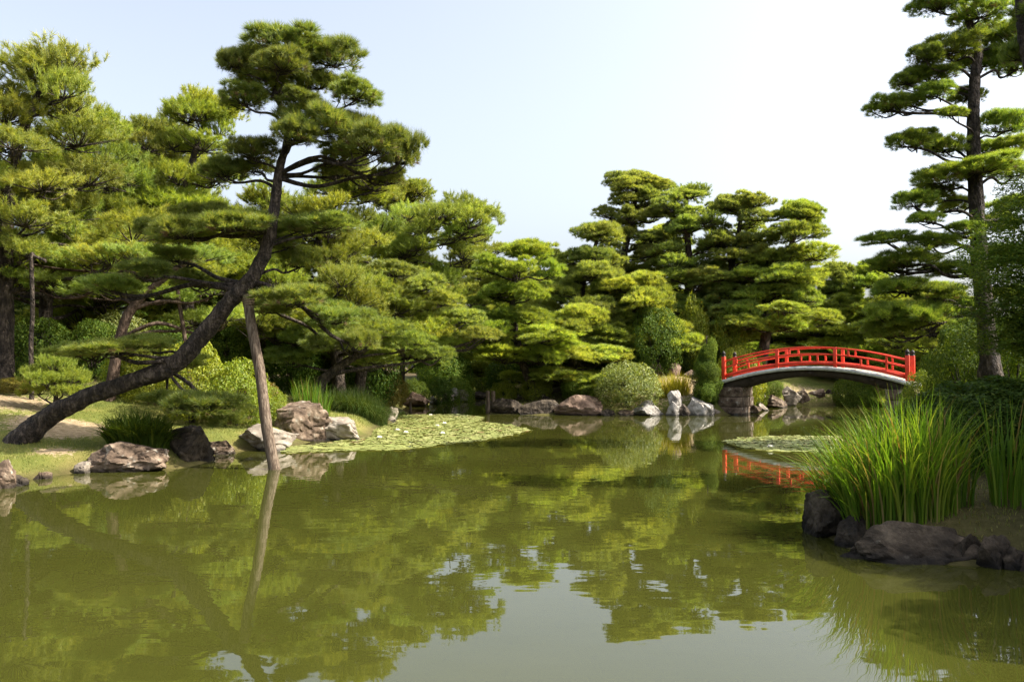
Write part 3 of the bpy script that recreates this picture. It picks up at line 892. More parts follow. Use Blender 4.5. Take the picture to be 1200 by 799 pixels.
# ------------------------------------------------------------------ shrubs, hedges, broad-leaved trees
BUSH = {
    'azalea': [bush_mesh('azalea_leaves', 101 + i, M['leaf_light'], 11000, 0.085, 0.036, 26, 0.34, 0.4, 0.8, gaps=0.35) for i in range(2)],
    'green': [bush_mesh('shrub_leaves', 111 + i, M['leaf'], 14000, 0.065, 0.03, 18, 0.24, 0.35, 0.7, gaps=0.3) for i in range(2)],
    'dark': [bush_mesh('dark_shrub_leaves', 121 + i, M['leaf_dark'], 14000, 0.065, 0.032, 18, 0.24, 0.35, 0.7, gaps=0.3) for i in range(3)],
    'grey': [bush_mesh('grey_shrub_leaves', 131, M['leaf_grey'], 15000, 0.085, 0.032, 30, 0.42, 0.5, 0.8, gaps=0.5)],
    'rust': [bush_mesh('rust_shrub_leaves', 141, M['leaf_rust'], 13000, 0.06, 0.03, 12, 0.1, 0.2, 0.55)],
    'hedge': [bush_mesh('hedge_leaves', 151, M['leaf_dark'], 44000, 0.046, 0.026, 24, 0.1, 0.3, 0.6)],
}
BUSH['spray'] = [bush_mesh('spray_leaves', 171 + i, M['leaf'], 5200, 0.13, 0.04, 26, 0.5, 0.75, 0.8, gaps=0.7) for i in range(3)]
STEMS = [stem_mesh('shrub_stems', 160 + i) for i in range(2)]


def shrub(label, kind, px, py_base, d, hw, h, seed=0, name='shrub', group=None, ry=None, cat='shrub', sink=0.0):
    """hw, h in photo pixels at depth d"""
    pr = random.Random(seed + int(px * 7 + d))
    x = (px - 600) / FPX * d
    s = d / FPX
    y = d
    z = gz(x, y) - 0.05 - sink
    top = P(px, py_base - h, d).z
    hm = max(0.25, top - z)
    root = empty(name, (x, y, z), label, cat, group, pr.uniform(0, 6.28) * (0 if ry else 1))
    r = hw * s
    link('foliage', pr.choice(BUSH[kind]), root, scale=(r, ry or r * pr.uniform(.85, 1.0), hm / 1.6))
    link('stems', pr.choice(STEMS), root, scale=(r * .8, (ry or r) * .8, hm / 1.6))
    return root


SH = [  # label, kind, px, py_base, depth, half width px, height px
    ('bright yellow azalea mound under the lower dark pad left of the trunk bend', 'azalea', 178, 452, 22, 32, 52),
    ('bright yellow green azalea mound just behind the leaning trunk', 'azalea', 226, 468, 20.8, 42, 72),
    ('bright azalea mound between the leaning trunk and the wooden post', 'azalea', 276, 482, 21, 38, 62),
    ('small round clipped azalea with a rusty top left of the wooden post', 'rust', 302, 470, 24, 27, 32),
    ('leafy green shrub touching the back of the wooden post', 'azalea', 312, 492, 22.5, 22, 40),
    ('yellow leafed bush in front of the slanting reddish trunk', 'azalea', 160, 450, 22.5, 36, 40),
    ('rusty azalea at the left edge beside the small bright pine', 'rust', 14, 478, 21, 28, 38),
    ('dark undergrowth shrub under the left edge pine', 'dark', 40, 470, 24, 46, 105),
    ('dark glossy shrub right of the shaded straight trunk', 'dark', 110, 470, 24.5, 42, 100),
    ('pale leaved shrub catching light between the two left trunks', 'grey', 140, 450, 26, 36, 80),
    ('dark shrub in the shade behind the leaning trunk', 'dark', 190, 450, 27, 44, 80),
    ('dark shrub behind the top of the azalea mounds', 'dark', 262, 445, 29, 44, 76),
    ('dark shrub in shade right of the wooden post', 'dark', 340, 445, 30, 36, 66),
    ('dark shrub deep behind the sloping pine pad', 'dark', 430, 440, 35, 40, 60),
    ('clipped mound with yellowish leaves above the rush clump', 'rust', 458, 455, 36, 23, 26),
    ('clipped shrub at the back of the lawn right of the post', 'green', 352, 460, 31, 16, 18),
    ('low green shrub above the flat brown rock in the inlet', 'green', 487, 466, 42, 17, 24),
    ('round dark shrub in the middle of the inlet bank', 'dark', 516, 466, 44, 16, 28),
    ('light green shrub above the pale inlet rocks', 'green', 540, 462, 47, 16, 24),
    ('shrub closing the far end of the inlet', 'green', 566, 458, 57, 22, 26),
    ('dark shrub behind the crooked pine trunk', 'dark', 600, 465, 41, 34, 60),
    ('dark shrub between the middle bank trunks', 'dark', 660, 465, 42, 36, 56),
    ('low bright green shrub on the inlet corner of the middle bank', 'azalea', 590, 472, 36.5, 16, 26),
    ('light green low shrub between the dark rocks and the crooked trunk', 'azalea', 628, 470, 36.2, 18, 30),
    ('broad low green shrub behind the reddish slab', 'green', 680, 472, 35.6, 24, 34),
    ('green shrub closing the gap right of the sloping pine bough', 'green', 560, 450, 60, 40, 60),
    ('tall green shrub behind the inlet shrubs', 'green', 520, 452, 52, 34, 56),
    ('big dark leafy shrub behind the round grey green bush', 'dark', 718, 455, 40, 34, 66),
    ('tall dark shrub left of the standing stones', 'dark', 768, 445, 37.5, 34, 92),
    ('round grey green bush at the waterside left of the white rocks', 'grey', 736, 490, 33.9, 33, 64),
    ('light green round shrub behind the top of the column shrub', 'azalea', 852, 420, 40, 22, 58),
    ('light green shrub against the trunk left of the slim pine', 'azalea', 812, 420, 40, 20, 70),
    ('shrub behind the left end of the red railing', 'green', 880, 440, 38.5, 22, 36),
    ('shrub low under the arch on the far bank', 'green', 906, 462, 43, 14, 18),
    ('shrub on the far bank seen under the right half of the arch', 'green', 1000, 470, 42, 24, 34),
    ('leafy shrub behind the right half of the red railing', 'green', 1010, 445, 50, 30, 46),
    ('shrub behind the black capped posts at the right bridge end', 'green', 1092, 452, 34, 26, 44),
    ('dark shrub under the tall right pine', 'dark', 1130, 450, 25, 40, 70),
    ('leafy shrub in shade at the foot of the tall right pine', 'dark', 1185, 450, 23, 36, 90),
    ('shrub filling the shade between the right bridge end and the reeds', 'green', 1080, 476, 26, 24, 44),
    ('dark shrub in the shade far behind the rush clump', 'dark', 405, 440, 38, 34, 50),
    ('dark shrub in the shade at the back of the lawn', 'dark', 366, 446, 36, 30, 50),
    ('dark shrub far behind the left end of the bridge', 'dark', 925, 440, 55, 40, 50),
    ('dark shrub far behind the slanting pine', 'dark', 850, 440, 56, 44, 70),
    ('dark shrub far behind the tallest clipped pine', 'dark', 700, 450, 58, 44, 70),
    ('dark shrub far behind the sloping pine bough', 'dark', 520, 440, 58, 44, 60),
    ('dark shrub far behind the wooden post', 'dark', 380, 440, 50, 50, 80),
    ('dark shrub far behind the low left pine', 'dark', 90, 450, 36, 60, 90),
    ('dark shrub far behind the azalea mounds', 'dark', 220, 450, 40, 56, 80),
]
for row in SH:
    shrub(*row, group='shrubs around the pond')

# column shaped shrub at the left bridge end: stacked foliage on one stem
def column_shrub():
    x, y = (828 - 600) / FPX * 33.9, 33.9
    z = gz(x, y) - 0.05
    root = empty('column_shrub', (x, y, z), 'narrow upright evergreen shrub at the left foot of the red bridge', 'shrub')
    pr = random.Random(3)
    for i in range(9):
        me = BUSH['green'][i % 2] if i % 3 else BUSH['dark'][0]
        w = 0.58 - 0.30 * (i / 8) ** 2
        link('foliage', me, root, (pr.uniform(-.16, .16), pr.uniform(-.12, .12), 0.25 * i - .1), (pr.uniform(-.2, .2), pr.uniform(-.2, .2), pr.uniform(0, 6)), (w, w * .9, 0.6))
    mb = MB()
    mb.tube([(0, 0, -0.2), (0.03, 0, 1.2), (0, 0, 2.9)], [0.06, 0.05, 0.02], 7)
    link('stems', mb.mesh('column_stem', [M['bark']], True), root)


column_shrub()

# the round hedge in the shade on the right bank
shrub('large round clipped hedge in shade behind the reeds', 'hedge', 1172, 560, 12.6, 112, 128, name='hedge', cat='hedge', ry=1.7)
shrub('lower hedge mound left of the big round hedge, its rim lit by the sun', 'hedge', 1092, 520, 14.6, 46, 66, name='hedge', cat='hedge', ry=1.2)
# small hedge behind the left bridge end
shrub('boxy clipped hedge behind the left end of the bridge', 'azalea', 868, 440, 37.5, 28, 34, name='hedge', cat='hedge', ry=0.6)


def young_pine():
    x, y = (64 - 600) / FPX * 19.5, 19.5
    z = gz(x, y)
    tr = [(x, y, z - 0.1, 0.06), (x + 0.05, y, z + 0.4, 0.05), (x, y, z + 0.95, 0.03)]
    pads = [(x + dx, y + dy, z + dz, r, r, h) for dx, dy, dz, r, h in ((0, 0, 1.05, .42, .28), (-.35, 0, .8, .45, .26), (.38, .1, .75, .45, .26), (0, -.35, .7, .42, .24), (-.5, .2, .45, .4, .22), (.55, -.1, .4, .45, .22), (.1, .4, .6, .4, .24))]
    make_pine('small bushy young pine, bright green, on the bare ground behind the leaning trunk', tr, pads, 'shag', None, 'bark', 77)


young_pine()


def broadleaf(label, trunk_pts, clumps, kind, group=None):
    base = Vector(trunk_pts[0][:3])
    root = empty('broadleaf_tree', base, label, 'tree', group)
    T = catmull([(t[0] - base.x, t[1] - base.y, t[2] - base.z, t[3]) for t in trunk_pts], 5)
    mb = MB()
    pr = random.Random(len(clumps) + int(abs(base.x) * 13))
    mb.tube([tuple(q[:3]) for q in T], T[:, 3], 10, 0, 0.05, pr)
    link('trunk', mb.mesh('trunk', [M['bark']], True), root)
    for (x, y, z, r, h) in clumps:
        p = Vector((x, y, z)) - base
        i0 = nearest_on(T, np.array(p), 0.6)
        a = Vector(T[i0][:3])
        mb = MB()
        mid = (a + p) / 2 + Vector((pr.uniform(-.2, .2), pr.uniform(-.2, .2), 0.1))
        r0 = min(T[i0][3] * .6, 0.06)
        mb.tube(catmull([tuple(a), tuple(mid), tuple(p + Vector((0, 0, -0.1)))], 4), np.linspace(r0, r0 * .3, 9), 6)
        link('limb', mb.mesh('limb', [M['bark']], True), root)
        link('leaf_clump', pr.choice(BUSH[kind]), root, p + Vector((0, 0, -h * 0.5)), (0, 0, pr.uniform(0, 6)), (r, r, h / 1.6))


def random_clumps(c, R, n, seed, r=(0.8, 1.2)):
    pr = random.Random(seed)
    out = []
    for i in range(n):
        d = Vector((pr.gauss(0, 1), pr.gauss(0, 1), pr.gauss(0, 1))).normalized() * pr.random() ** 0.4
        s = pr.uniform(*r)
        out.append((c[0] + d.x * R[0], c[1] + d.y * R[1], c[2] + d.z * R[2], s, s * 1.25))
    return out


c = P(1205, 320, 13.5)
broadleaf('leafy broad leaved tree at the right edge in front of the tall pine', [(c.x + 1.4, 13.8, 0.6, 0.22), (c.x + 1.3, 13.7, 2.2, 0.17), (c.x + 0.9, 13.5, 4.5, 0.08)],
          [(c.x - 0.15, 13.3, 4.55, .65, .6), (c.x - .45, 13.4, 3.9, .7, .6), (c.x - .6, 13.2, 3.45, .6, .5), (c.x - .5, 13.2, 3.0, .7, .6), (c.x - .25, 13.6, 2.5, .7, .6), (c.x - .05, 13.2, 5.0, .5, .5)] + random_clumps((c.x + 1.5, 13.3, 3.9), (1.6, 1.3, 1.4), 26, 5, (0.55, 0.9)) + random_clumps((c.x + 0.85, 13.2, 2.7), (0.8, 0.5, 0.8), 20, 55, (0.5, 0.8)), 'spray')
# trees standing just outside the view on the right bank: they shade the hedge and the reeds
broadleaf('broad leaved tree just outside the right edge, shading reeds and hedge', [(9.4, 7.7, 0.4, 0.25), (9.3, 7.6, 2, 0.2), (9.1, 7.5, 4, 0.1)],
          random_clumps((9.0, 7.4, 2.9), (2.0, 3.3, 1.6), 74, 6, (0.8, 1.05)), 'dark')

broadleaf('tall broad leaved tree outside the right edge beside the round hedge', [(12.4, 13.2, 0.8, 0.28), (12.3, 13.1, 4, 0.22), (12.2, 13, 7, 0.1)],
          random_clumps((12.2, 11.2, 5.0), (2.1, 1.7, 3.0), 84, 16, (1.0, 1.3)), 'dark')
# dark broad-leaved trees behind the pines
for lab, px, d, h, w, sd in [
    ('dark broad leaved tree in the left background behind the shaded trunks', 20, 34, 5.5, 2.4, 1),
    ('dark broad leaved tree far behind the leaning trunk', 160, 38, 5.5, 2.6, 2),
    ('dark broad leaved tree far behind the azaleas and post', 290, 42, 5.5, 2.8, 3),
    ('dark broad leaved tree far behind the low spreading pine', 470, 46, 5.5, 2.8, 4),
    ('dark broad leaved tree deep behind the inlet', 590, 62, 6.5, 3.0, 5),
    ('dark broad leaved tree behind the short clipped pine', 690, 50, 5.5, 2.8, 6),
    ('dark broad leaved tree behind the standing stones', 790, 41, 4.6, 1.7, 7),
    ('dark broad leaved tree behind the slim clipped pine', 850, 60, 6.0, 3.0, 8),
    ('dark broad leaved tree far beyond the bridge', 960, 62, 5.0, 3.0, 9),
    ('dark broad leaved tree far behind the right bridge end', 1060, 58, 5.5, 3.0, 10),
    ('dark broad leaved tree behind the trunk of the tall right pine', 1170, 34, 4.8, 2.4, 11),
]:
    x = (px - 600) / FPX * d
    g = gz(x, d)
    broadleaf(lab, [(x, d, g - .1, 0.18), (x + .1, d, g + h * .4, 0.13), (x, d, g + h * .75, 0.06)], random_clumps((x, d, g + h * 0.55), (w * .8, w * .6, h * .38), 12, sd + 40, (0.9, 1.4)), 'dark' if sd % 3 else 'green', 'broad leaved trees behind the pines')


def far_wood():
    rng = np.random.default_rng(9)
    Pt, N = [], []
    for i in range(150):
        a = rng.uniform(-1.05, 1.05)
        R = rng.uniform(72, 100)
        c = np.array([R * math.sin(a), R * math.cos(a), rng.uniform(1.5, 5.0)])
        d = nrm(rng.normal(size=(420, 3)))
        r = rng.uniform(1.8, 3.0)
        Pt.append(c + d * r * np.array([1, 1, 0.9]) * rng.uniform(.7, 1, (420, 1)))
        N.append(d)
    V, F = leaf_cloud(rng, np.concatenate(Pt), np.concatenate(N) + np.array([0, 0, .5]), 0.5, 0.3, 0.6)
    o = link('far_wood', mesh_np('far_wood', V, [F], [M['leaf']]))
    tag(o, 'continuous belt of woodland far behind the garden trees', 'woods', kind='stuff')


far_wood()


# ------------------------------------------------------------------ blades: reeds, rushes, grass
def blades(rng, base, hgt, lean, wd, seg=5, droop=0.5, out=None):
    """curved strips; base (n,3), hgt (n,), lean (n,2) horizontal reach"""
    n = len(base)
    t = np.linspace(0, 1, seg + 1)
    side = nrm(np.stack([-lean[:, 1] + .2 * rng.normal(size=n), lean[:, 0] + .2 * rng.normal(size=n), np.zeros(n)], 1) + 1e-6)
    V = np.zeros((n, seg + 1, 2, 3))
    for i, s in enumerate(t):
        c = base.copy()
        c[:, :2] += lean * (s ** 2)[..., None] if np.ndim(s) else lean * s ** 2
        c[:, 2] += hgt * (s - droop * (np.linalg.norm(lean, axis=1) / np.maximum(hgt, 1e-3)) * 0.6 * s ** 3)
        w = wd * (1 - s ** 3) * (0.7 + 0.3 * math.sin(PI * min(1, s + .25))) * 0.5 + 0.0004
        V[:, i, 0] = c - side * (w[:, None] if np.ndim(w) else w)
        V[:, i, 1] = c + side * (w[:, None] if np.ndim(w) else w)
    k = (seg + 1) * 2
    q = np.array([[2 * i, 2 * i + 1, 2 * i + 3, 2 * i + 2] for i in range(seg)])
    F = (np.arange(n)[:, None, None] * k + q[None]).reshape(-1, 4)
    return V.reshape(-1, 3), F


def clump(name, label, cat, cx, cyy, rx, ry, n, h, reach, wd, mat, seed, group=None, bias=(0, 0), droop=0.5):
    rng = np.random.default_rng(seed)
    a, r = rng.uniform(0, 2 * PI, n), np.sqrt(rng.random(n))
    x, y = r * np.cos(a) * rx, r * np.sin(a) * ry
    z = height(cx + x, cyy + y)
    z0 = gz(cx, cyy)
    base = np.stack([x, y, np.maximum(z, 0.0) - z0 - 0.03], 1)
    hg = h * rng.uniform(0.55, 1.0, n) * (1 - 0.15 * r)
    out = np.stack([np.cos(a), np.sin(a)], 1) * (r * rng.uniform(0.2, 1.0, n))[:, None] + 0.35 * rng.normal(size=(n, 2))
    lean = reach * (out + np.array(bias)) * (hg / h)[:, None]
    V, F = blades(rng, base, hg, lean, wd * rng.uniform(.7, 1.2, n), 6, droop)
    o = link(name, mesh_np(name, V, [F], [mat]), None, (cx, cyy, z0))
    return tag(o, label, cat, group)


GR = 'reed clumps on the right bank'
clump('reed_clump', 'large clump of tall green reeds leaning over the dark waterside rock', 'reeds', 4.45, 9.25, 0.60, 0.45, 860, 1.7, 0.85, 0.021, M['reed'], 1, GR, (-0.15, -0.05), 0.75)
clump('reed_clump', 'left reed clump with pale sunlit tips arching out over the water', 'reeds', 4.25, 10.0, 0.42, 0.4, 520, 1.6, 1.0, 0.02, M['reed'], 2, GR, (-0.32, -0.12), 0.8)
clump('reed_clump', 'reeds in shade between the main clump and the round hedge', 'reeds', 5.1, 9.5, 0.3, 0.3, 130, 1.5, 0.7, 0.024, M['reed'], 3, GR)
clump('reed_clump', 'sparse tall blades at the right edge in front of the hedge', 'reeds', 5.75, 9.3, 0.22, 0.25, 70, 1.6, 0.6, 0.026, M['reed'], 4, GR, (0.2, 0))
clump('reed_clump', 'sunlit feathery reeds behind the main clump toward the bridge', 'reeds', 4.95, 11.4, 0.45, 0.4, 320, 1.7, 0.75, 0.022, M['reed'], 5, GR, (-0.3, 0))
p = P(790, 480, 34.4)
clump('iris_clump', 'yellow green iris clump behind the white rocks', 'plant', p.x, 34.5, 0.75, 0.35, 420, 1.25, 0.5, 0.028, M['reed_yellow'], 6)
p = P(383, 480, 27)
clump('reed_clump', 'upright green reeds at the water edge beside the sloping slab', 'reeds', p.x + .1, 24.6, 0.55, 0.4, 260, 1.35, 0.35, 0.02, M['reed'], 7)
clump('rush_clump', 'dark fine leaved rush clump bulging over the water left of the lilies', 'rushes', -5.25, 27.4, 1.0, 0.8, 5200, 1.25, 1.25, 0.011, M['rush'], 8, droop=1.0)
clump('fern_clump', 'dark fern like plant growing over the brown boulder', 'plant', -7.65, 16.5, 0.62, 0.3, 1000, 0.95, 0.75, 0.045, M['leaf_dark'], 9, droop=0.7)


def lawn():
    rng = np.random.default_rng(12)
    Vs, Fs, n0 = [], [], 0
    for (x0, x1, y0, y1, n, h) in ((-13, -4.5, 12.5, 24, 42000, 0.06), (3.5, 9, 7, 14, 9000, 0.06), (-9, -4.5, 24, 34, 14000, 0.08), (0, 9, 33.5, 38, 9000, 0.1)):
        x, y = rng.uniform(x0, x1, n), rng.uniform(y0, y1, n)
        s = pond_sd(x, y)
        e = np.zeros(n)
        for (cx, cyy, r, hh) in EARTH:
            e = np.maximum(e, hh * np.exp(-((x - cx) ** 2 + (y - cyy) ** 2) / (r * r)))
        k = (s > 0.15) & (e < 0.42 + 0.15 * rng.normal(size=n))
        x, y = x[k], y[k]
        z = height(x, y) - 0.005
        hg = h * rng.uniform(.5, 1.2, len(x))
        V, F = blades(rng, np.stack([x, y, z], 1), hg, 0.03 * rng.normal(size=(len(x), 2)), np.full(len(x), 0.008), 2)
        Vs.append(V); Fs.append(F + n0); n0 += len(V)
    o = link('lawn_grass', mesh_np('lawn_grass', np.concatenate(Vs), [np.concatenate(Fs)], [M['grass']]))
    tag(o, 'short patchy grass on the banks of the pond', 'grass', kind='stuff')


lawn()


# ------------------------------------------------------------------ rocks
import bmesh


def rock_mesh(name, dims, seed, mat, cuts=9, sub=4):
    pr = random.Random(seed)
    bm = bmesh.new()
    bmesh.ops.create_icosphere(bm, subdivisions=sub, radius=1.0)
    planes = []
    for i in range(cuts + 5):
        d = Vector((pr.gauss(0, 1), pr.gauss(0, 1), pr.gauss(0.2, 0.7))).normalized()
        planes.append((d, pr.uniform(0.42, 0.8)))
    off = Vector((seed * 3.7, seed * 1.3, 0))
    for v in bm.verts:
        p = v.co.copy()
        for d, h in planes:
            k = p.dot(d) - h
            if k > 0: p -= d * k * 0.97
        q = p * 1.5 + off
        p += p.normalized() * (0.07 * mnoise.noise(q) + 0.05 * mnoise.noise(q * 2.7) - 0.05 * max(0, 0.28 - abs(mnoise.noise(q * 2.1 + Vector((9, 3, 1))))) / 0.28 + 0.03 * mnoise.noise(q * 7) + 0.016 * mnoise.noise(q * 16) + 0.008 * mnoise.noise(q * 34))
        v.co = p
    xs = [v.co for v in bm.verts]
    lo = Vector((min(c.x for c in xs), min(c.y for c in xs), min(c.z for c in xs)))
    hi = Vector((max(c.x for c in xs), max(c.y for c in xs), max(c.z for c in xs)))
    for v in bm.verts:
        v.co = Vector(((v.co.x - (lo.x + hi.x) / 2) / (hi.x - lo.x) * dims[0], (v.co.y - (lo.y + hi.y) / 2) / (hi.y - lo.y) * dims[1], (v.co.z - lo.z) / (hi.z - lo.z) * dims[2]))
    for f in bm.faces: f.smooth = True
    me = bpy.data.meshes.new(name)
    bm.to_mesh(me); bm.free()
    try:
        me.set_sharp_from_angle(angle=math.radians(30))
    except Exception:
        pass
    me.materials.append(mat)
    return me


def rock(label, x0, x1, ytop, ybot, d, mat, seed, depth=0.8, group='rocks round the pond', cat='rock', rz=0, cuts=9, tilt=0):
    s = d / FPX
    w = (x1 - x0) * s
    dep = max(0.35, w * depth)
    yc = d + dep * 0.4
    p0, p1 = P((x0 + x1) / 2, ybot, d), P((x0 + x1) / 2, ytop, yc)
    zb = p0.z - 0.22
    h = p1.z - zb
    o = link('rock', rock_mesh('rock', (w * 1.06, dep * 1.05, h), seed, M[mat], cuts, 5 if d < 24 else 4), None, ((x0 + x1) / 2 * s - 600 * s, yc, zb), (0, tilt, rz))
    return tag(o, label, cat, group)


ROCKS = [
    ('brown boulder at the waterline with a dark shrub spilling over its top', 98, 189, 517, 553, 15.4, 'granite', 1, .7),
    ('dark upright block of stone between the shrubby boulder and the lawn', 186, 238, 498, 543, 16.5, 'granite_dark', 2, .9),
    ('low flat stone right of the dark upright block', 236, 272, 515, 533, 18.4, 'granite', 3, .9),
    ('pale rounded boulder just behind the wooden post', 269, 342, 496, 528, 19.2, 'granite_pale', 14, .7),
    ('large peaked brown boulder right of the wooden post', 320, 384, 470, 516, 21.3, 'granite', 5, .8),
    ('long sloping slab of pinkish stone running into the lily pads', 352, 424, 486, 518, 21.9, 'granite_pale', 6, .6, 'rocks round the pond', 'rock', 0, 9, 0.3),
    ('grey rock cut off by the left edge of the view', -26, 12, 538, 573, 13.2, 'granite', 7, .8),
    ('small flat stone in the water near the left edge', 12, 32, 556, 568, 13.6, 'granite_dark', 8, .8),
    ('little stone at the tip of the lit grass bank', 40, 60, 552, 562, 14.4, 'granite', 9, .8),
    ('stone at the edge of the lit patch left of the shrubby boulder', 84, 104, 540, 554, 15.2, 'granite_pale', 10, .8),
    ('pale rock below the rush clump, upper of two', 450, 466, 476, 488, 30.2, 'granite_pale', 11, .8),
    ('pale flat rock below the rush clump, lower of two', 446, 463, 484, 493, 29.4, 'granite_pale', 12, .8),
    ('flat brown rock at the mouth of the inlet', 468, 502, 459, 477, 41, 'granite_red', 13, .8),
    ('small white rock right of the flat brown inlet rock', 502, 513, 463, 473, 43.5, 'white_stone', 15, .8),
    ('wide white rock in the middle of the inlet bank', 516, 531, 460, 472, 44.5, 'granite_pale', 16, .8),
    ('tilted white rock standing behind the wide white one', 526, 538, 454, 466, 46.5, 'white_stone', 17, .8),
    ('white rock furthest right of the inlet row', 537, 549, 456, 468, 46.5, 'granite_pale', 18, .8),
    ('low dark rock at the far end of the inlet', 550, 572, 458, 466, 51, 'granite_dark', 19, .8),
    ('dark low rock at the left corner of the middle bank', 576, 614, 466, 488, 34.0, 'granite_dark', 20, .5),
    ('dark rock under the crooked pine at the waterline', 608, 656, 468, 488, 33.8, 'granite_dark', 21, .5),
    ('reddish slab tilted toward the light left of the round bush', 650, 706, 462, 489, 33.3, 'granite_red', 29, .7),
    ('small dark stone under the round grey green bush', 700, 726, 479, 490, 33.1, 'granite_dark', 23, .8),
    ('small brown stone right of the round bush', 724, 752, 480, 490, 33.1, 'granite', 24, .7),
    ('white rock with a dark left side, leftmost of the white group', 744, 779, 467, 490, 33.0, 'white_stone', 25, .8),
    ('white upright rock carrying a smaller one in the white group', 781, 800, 470, 490, 33.0, 'white_stone', 26, .8),
    ('small white rock perched on top of the upright white rock', 783, 801, 457, 474, 33.2, 'white_stone', 27, .8),
    ('dark stone wedged between the two larger white rocks', 795, 809, 473, 490, 33.0, 'granite_dark', 28, .8),
    ('broad white rock, rightmost and largest of the white group', 804, 839, 465, 490, 33.1, 'white_stone', 36, .8),
    ('small tan stone between the white group and the bridge pier', 830, 845, 477, 489, 33.6, 'granite_pale', 30, .8),
    ('brown stone at the right foot of the bridge pier', 872, 892, 474, 486, 34.6, 'granite', 31, .8),
    ('small stone beside the right foot of the pier', 888, 902, 472, 483, 37, 'granite_pale', 32, .8),
    ('flat ledge of stone on the far bank under the arch', 894, 928, 462, 478, 39.6, 'granite', 33, .8),
    ('tall pale stone of the far bank wall under the arch', 919, 940, 452, 474, 41.5, 'granite_pale', 34, .8),
    ('squared grey stone in the far bank wall under the arch', 934, 954, 455, 472, 42.6, 'granite', 35, .8),
    ('squared stone of the far bank wall nearest the reeds', 950, 972, 455, 471, 43, 'granite', 37, .8),
    ('last stone of the far bank wall before the reeds', 968, 992, 456, 471, 43, 'granite_dark', 38, .8),
    ('pale stone low in front of the far bank wall', 874, 902, 459, 474, 40.5, 'granite_pale', 39, .8),
    ('brown standing stone left of a pair above the round bush', 762, 777, 426, 446, 37, 'granite_red', 40, .8),
    ('larger brown standing stone right of a pair above the iris', 781, 799, 425, 448, 36.8, 'granite_red', 41, .8),
    ('stacked grey stone beside the column shrub', 799, 820, 433, 448, 36.6, 'granite', 42, .8),
    ('dark boulder under the left fringe of the reeds', 953, 1006, 574, 630, 9.5, 'granite_dark', 43, .9),
    ('long black rock sloping into the water below the reeds', 992, 1152, 610, 676, 8.25, 'granite_dark', 44, .5),
    ('small grey rounded stone right of the long black rock', 1147, 1190, 626, 678, 8.05, 'granite_dark', 45, .9),
    ('dark stone under the leaf tips between the reeds and the long black rock', 984, 1030, 604, 640, 8.9, 'granite_dark', 47, .9),
    ('low dark stone at the water below the right edge of the grass', 1178, 1216, 640, 690, 7.95, 'granite_dark', 49, .9),
    ('low mossy dark stone in front of the grass right of the reeds', 1118, 1160, 622, 668, 8.3, 'granite_dark', 48, .9),
    ('grey stone cut off by the right edge of the view', 1190, 1236, 618, 690, 7.9, 'granite', 46, .9),
]
for r in ROCKS:
    rock(*r)


# ------------------------------------------------------------------ wooden props and bamboo fence
def prop(label, a, b, r0, r1, collar=True, mat='wood', name='wooden_prop', group=None):
    a, b = Vector(a), Vector(b)
    root = empty(name, a, label, 'prop', group)
    pr = random.Random(4)
    mb = MB()
    n = 14
    pts = [tuple((b - a) * (i / n) + Vector((0.012 * math.sin(i * .9), 0.01 * math.cos(i * .7), 0))) for i in range(n + 1)]
    mb.tube(pts, np.linspace(r0, r1, n + 1), 12, 0, 0.035, pr)
    link('pole', mb.mesh('pole', [M[mat]], True), root)
    if collar:
        mb = MB()
        ax = (b - a).normalized()
        for i in range(4):
            c = (b - a) - ax * (0.08 + 0.045 * i)
            s1 = ax.orthogonal().normalized()
            s2 = ax.cross(s1)
            ring = [c + (s1 * math.cos(t) + s2 * math.sin(t)) * (r1 + 0.012) for t in np.linspace(0, 2 * PI, 17)]
            mb.tube(ring, [0.014] * 17, 6, caps=False)
        link('rope_binding', mb.mesh('rope_binding', [M['rope']], True), root)
    return root


b, t = P(322, 551, 15.7), P(290, 346, 16.35)
prop('weathered wooden post standing in the water and propping up the leaning pine', (b.x + 0.1, b.y, -0.7), t, 0.118, 0.098)
b, t = P(38, 400, 20.5), P(38, 296, 20.5)
prop('short forked wooden prop under a bough near the left edge', (b.x, b.y, gz(b.x, b.y) - .1), t, 0.06, 0.05, False, 'bark', name='forked_prop')
fk = MB()
q = t - Vector((b.x, b.y, gz(b.x, b.y) - .1))
fk.tube([(q.x - .05, q.y, q.z - .05), (q.x + .35, q.y, q.z - .22)], [0.045, 0.04], 8)
link('crossbar', fk.mesh('crossbar', [M['bark']], True), bpy.data.objects['forked_prop'])
b, t = P(228, 432, 22), P(208, 335, 22)
prop('thin reddish pole propping a bough behind the leaning trunk', (b.x, b.y, gz(b.x, b.y) - .1), t, 0.07, 0.05, False, 'bark_red')
b, t = P(481, 482, 36.5), P(481, 470, 36.5)
prop('short stake standing in the water at the mouth of the inlet', (b.x, b.y, -0.5), t, 0.07, 0.06, False, name='wooden_stake')
for lab, px in (('left of two short stakes at the dark corner of the middle bank', 572), ('right of two short stakes at the dark corner of the middle bank', 578)):
    b, t = P(px, 486, 35), P(px, 458, 35)
    prop(lab, (b.x, b.y, -0.5), t, 0.1, 0.09, False, name='wooden_stake', group='stakes at the bank')


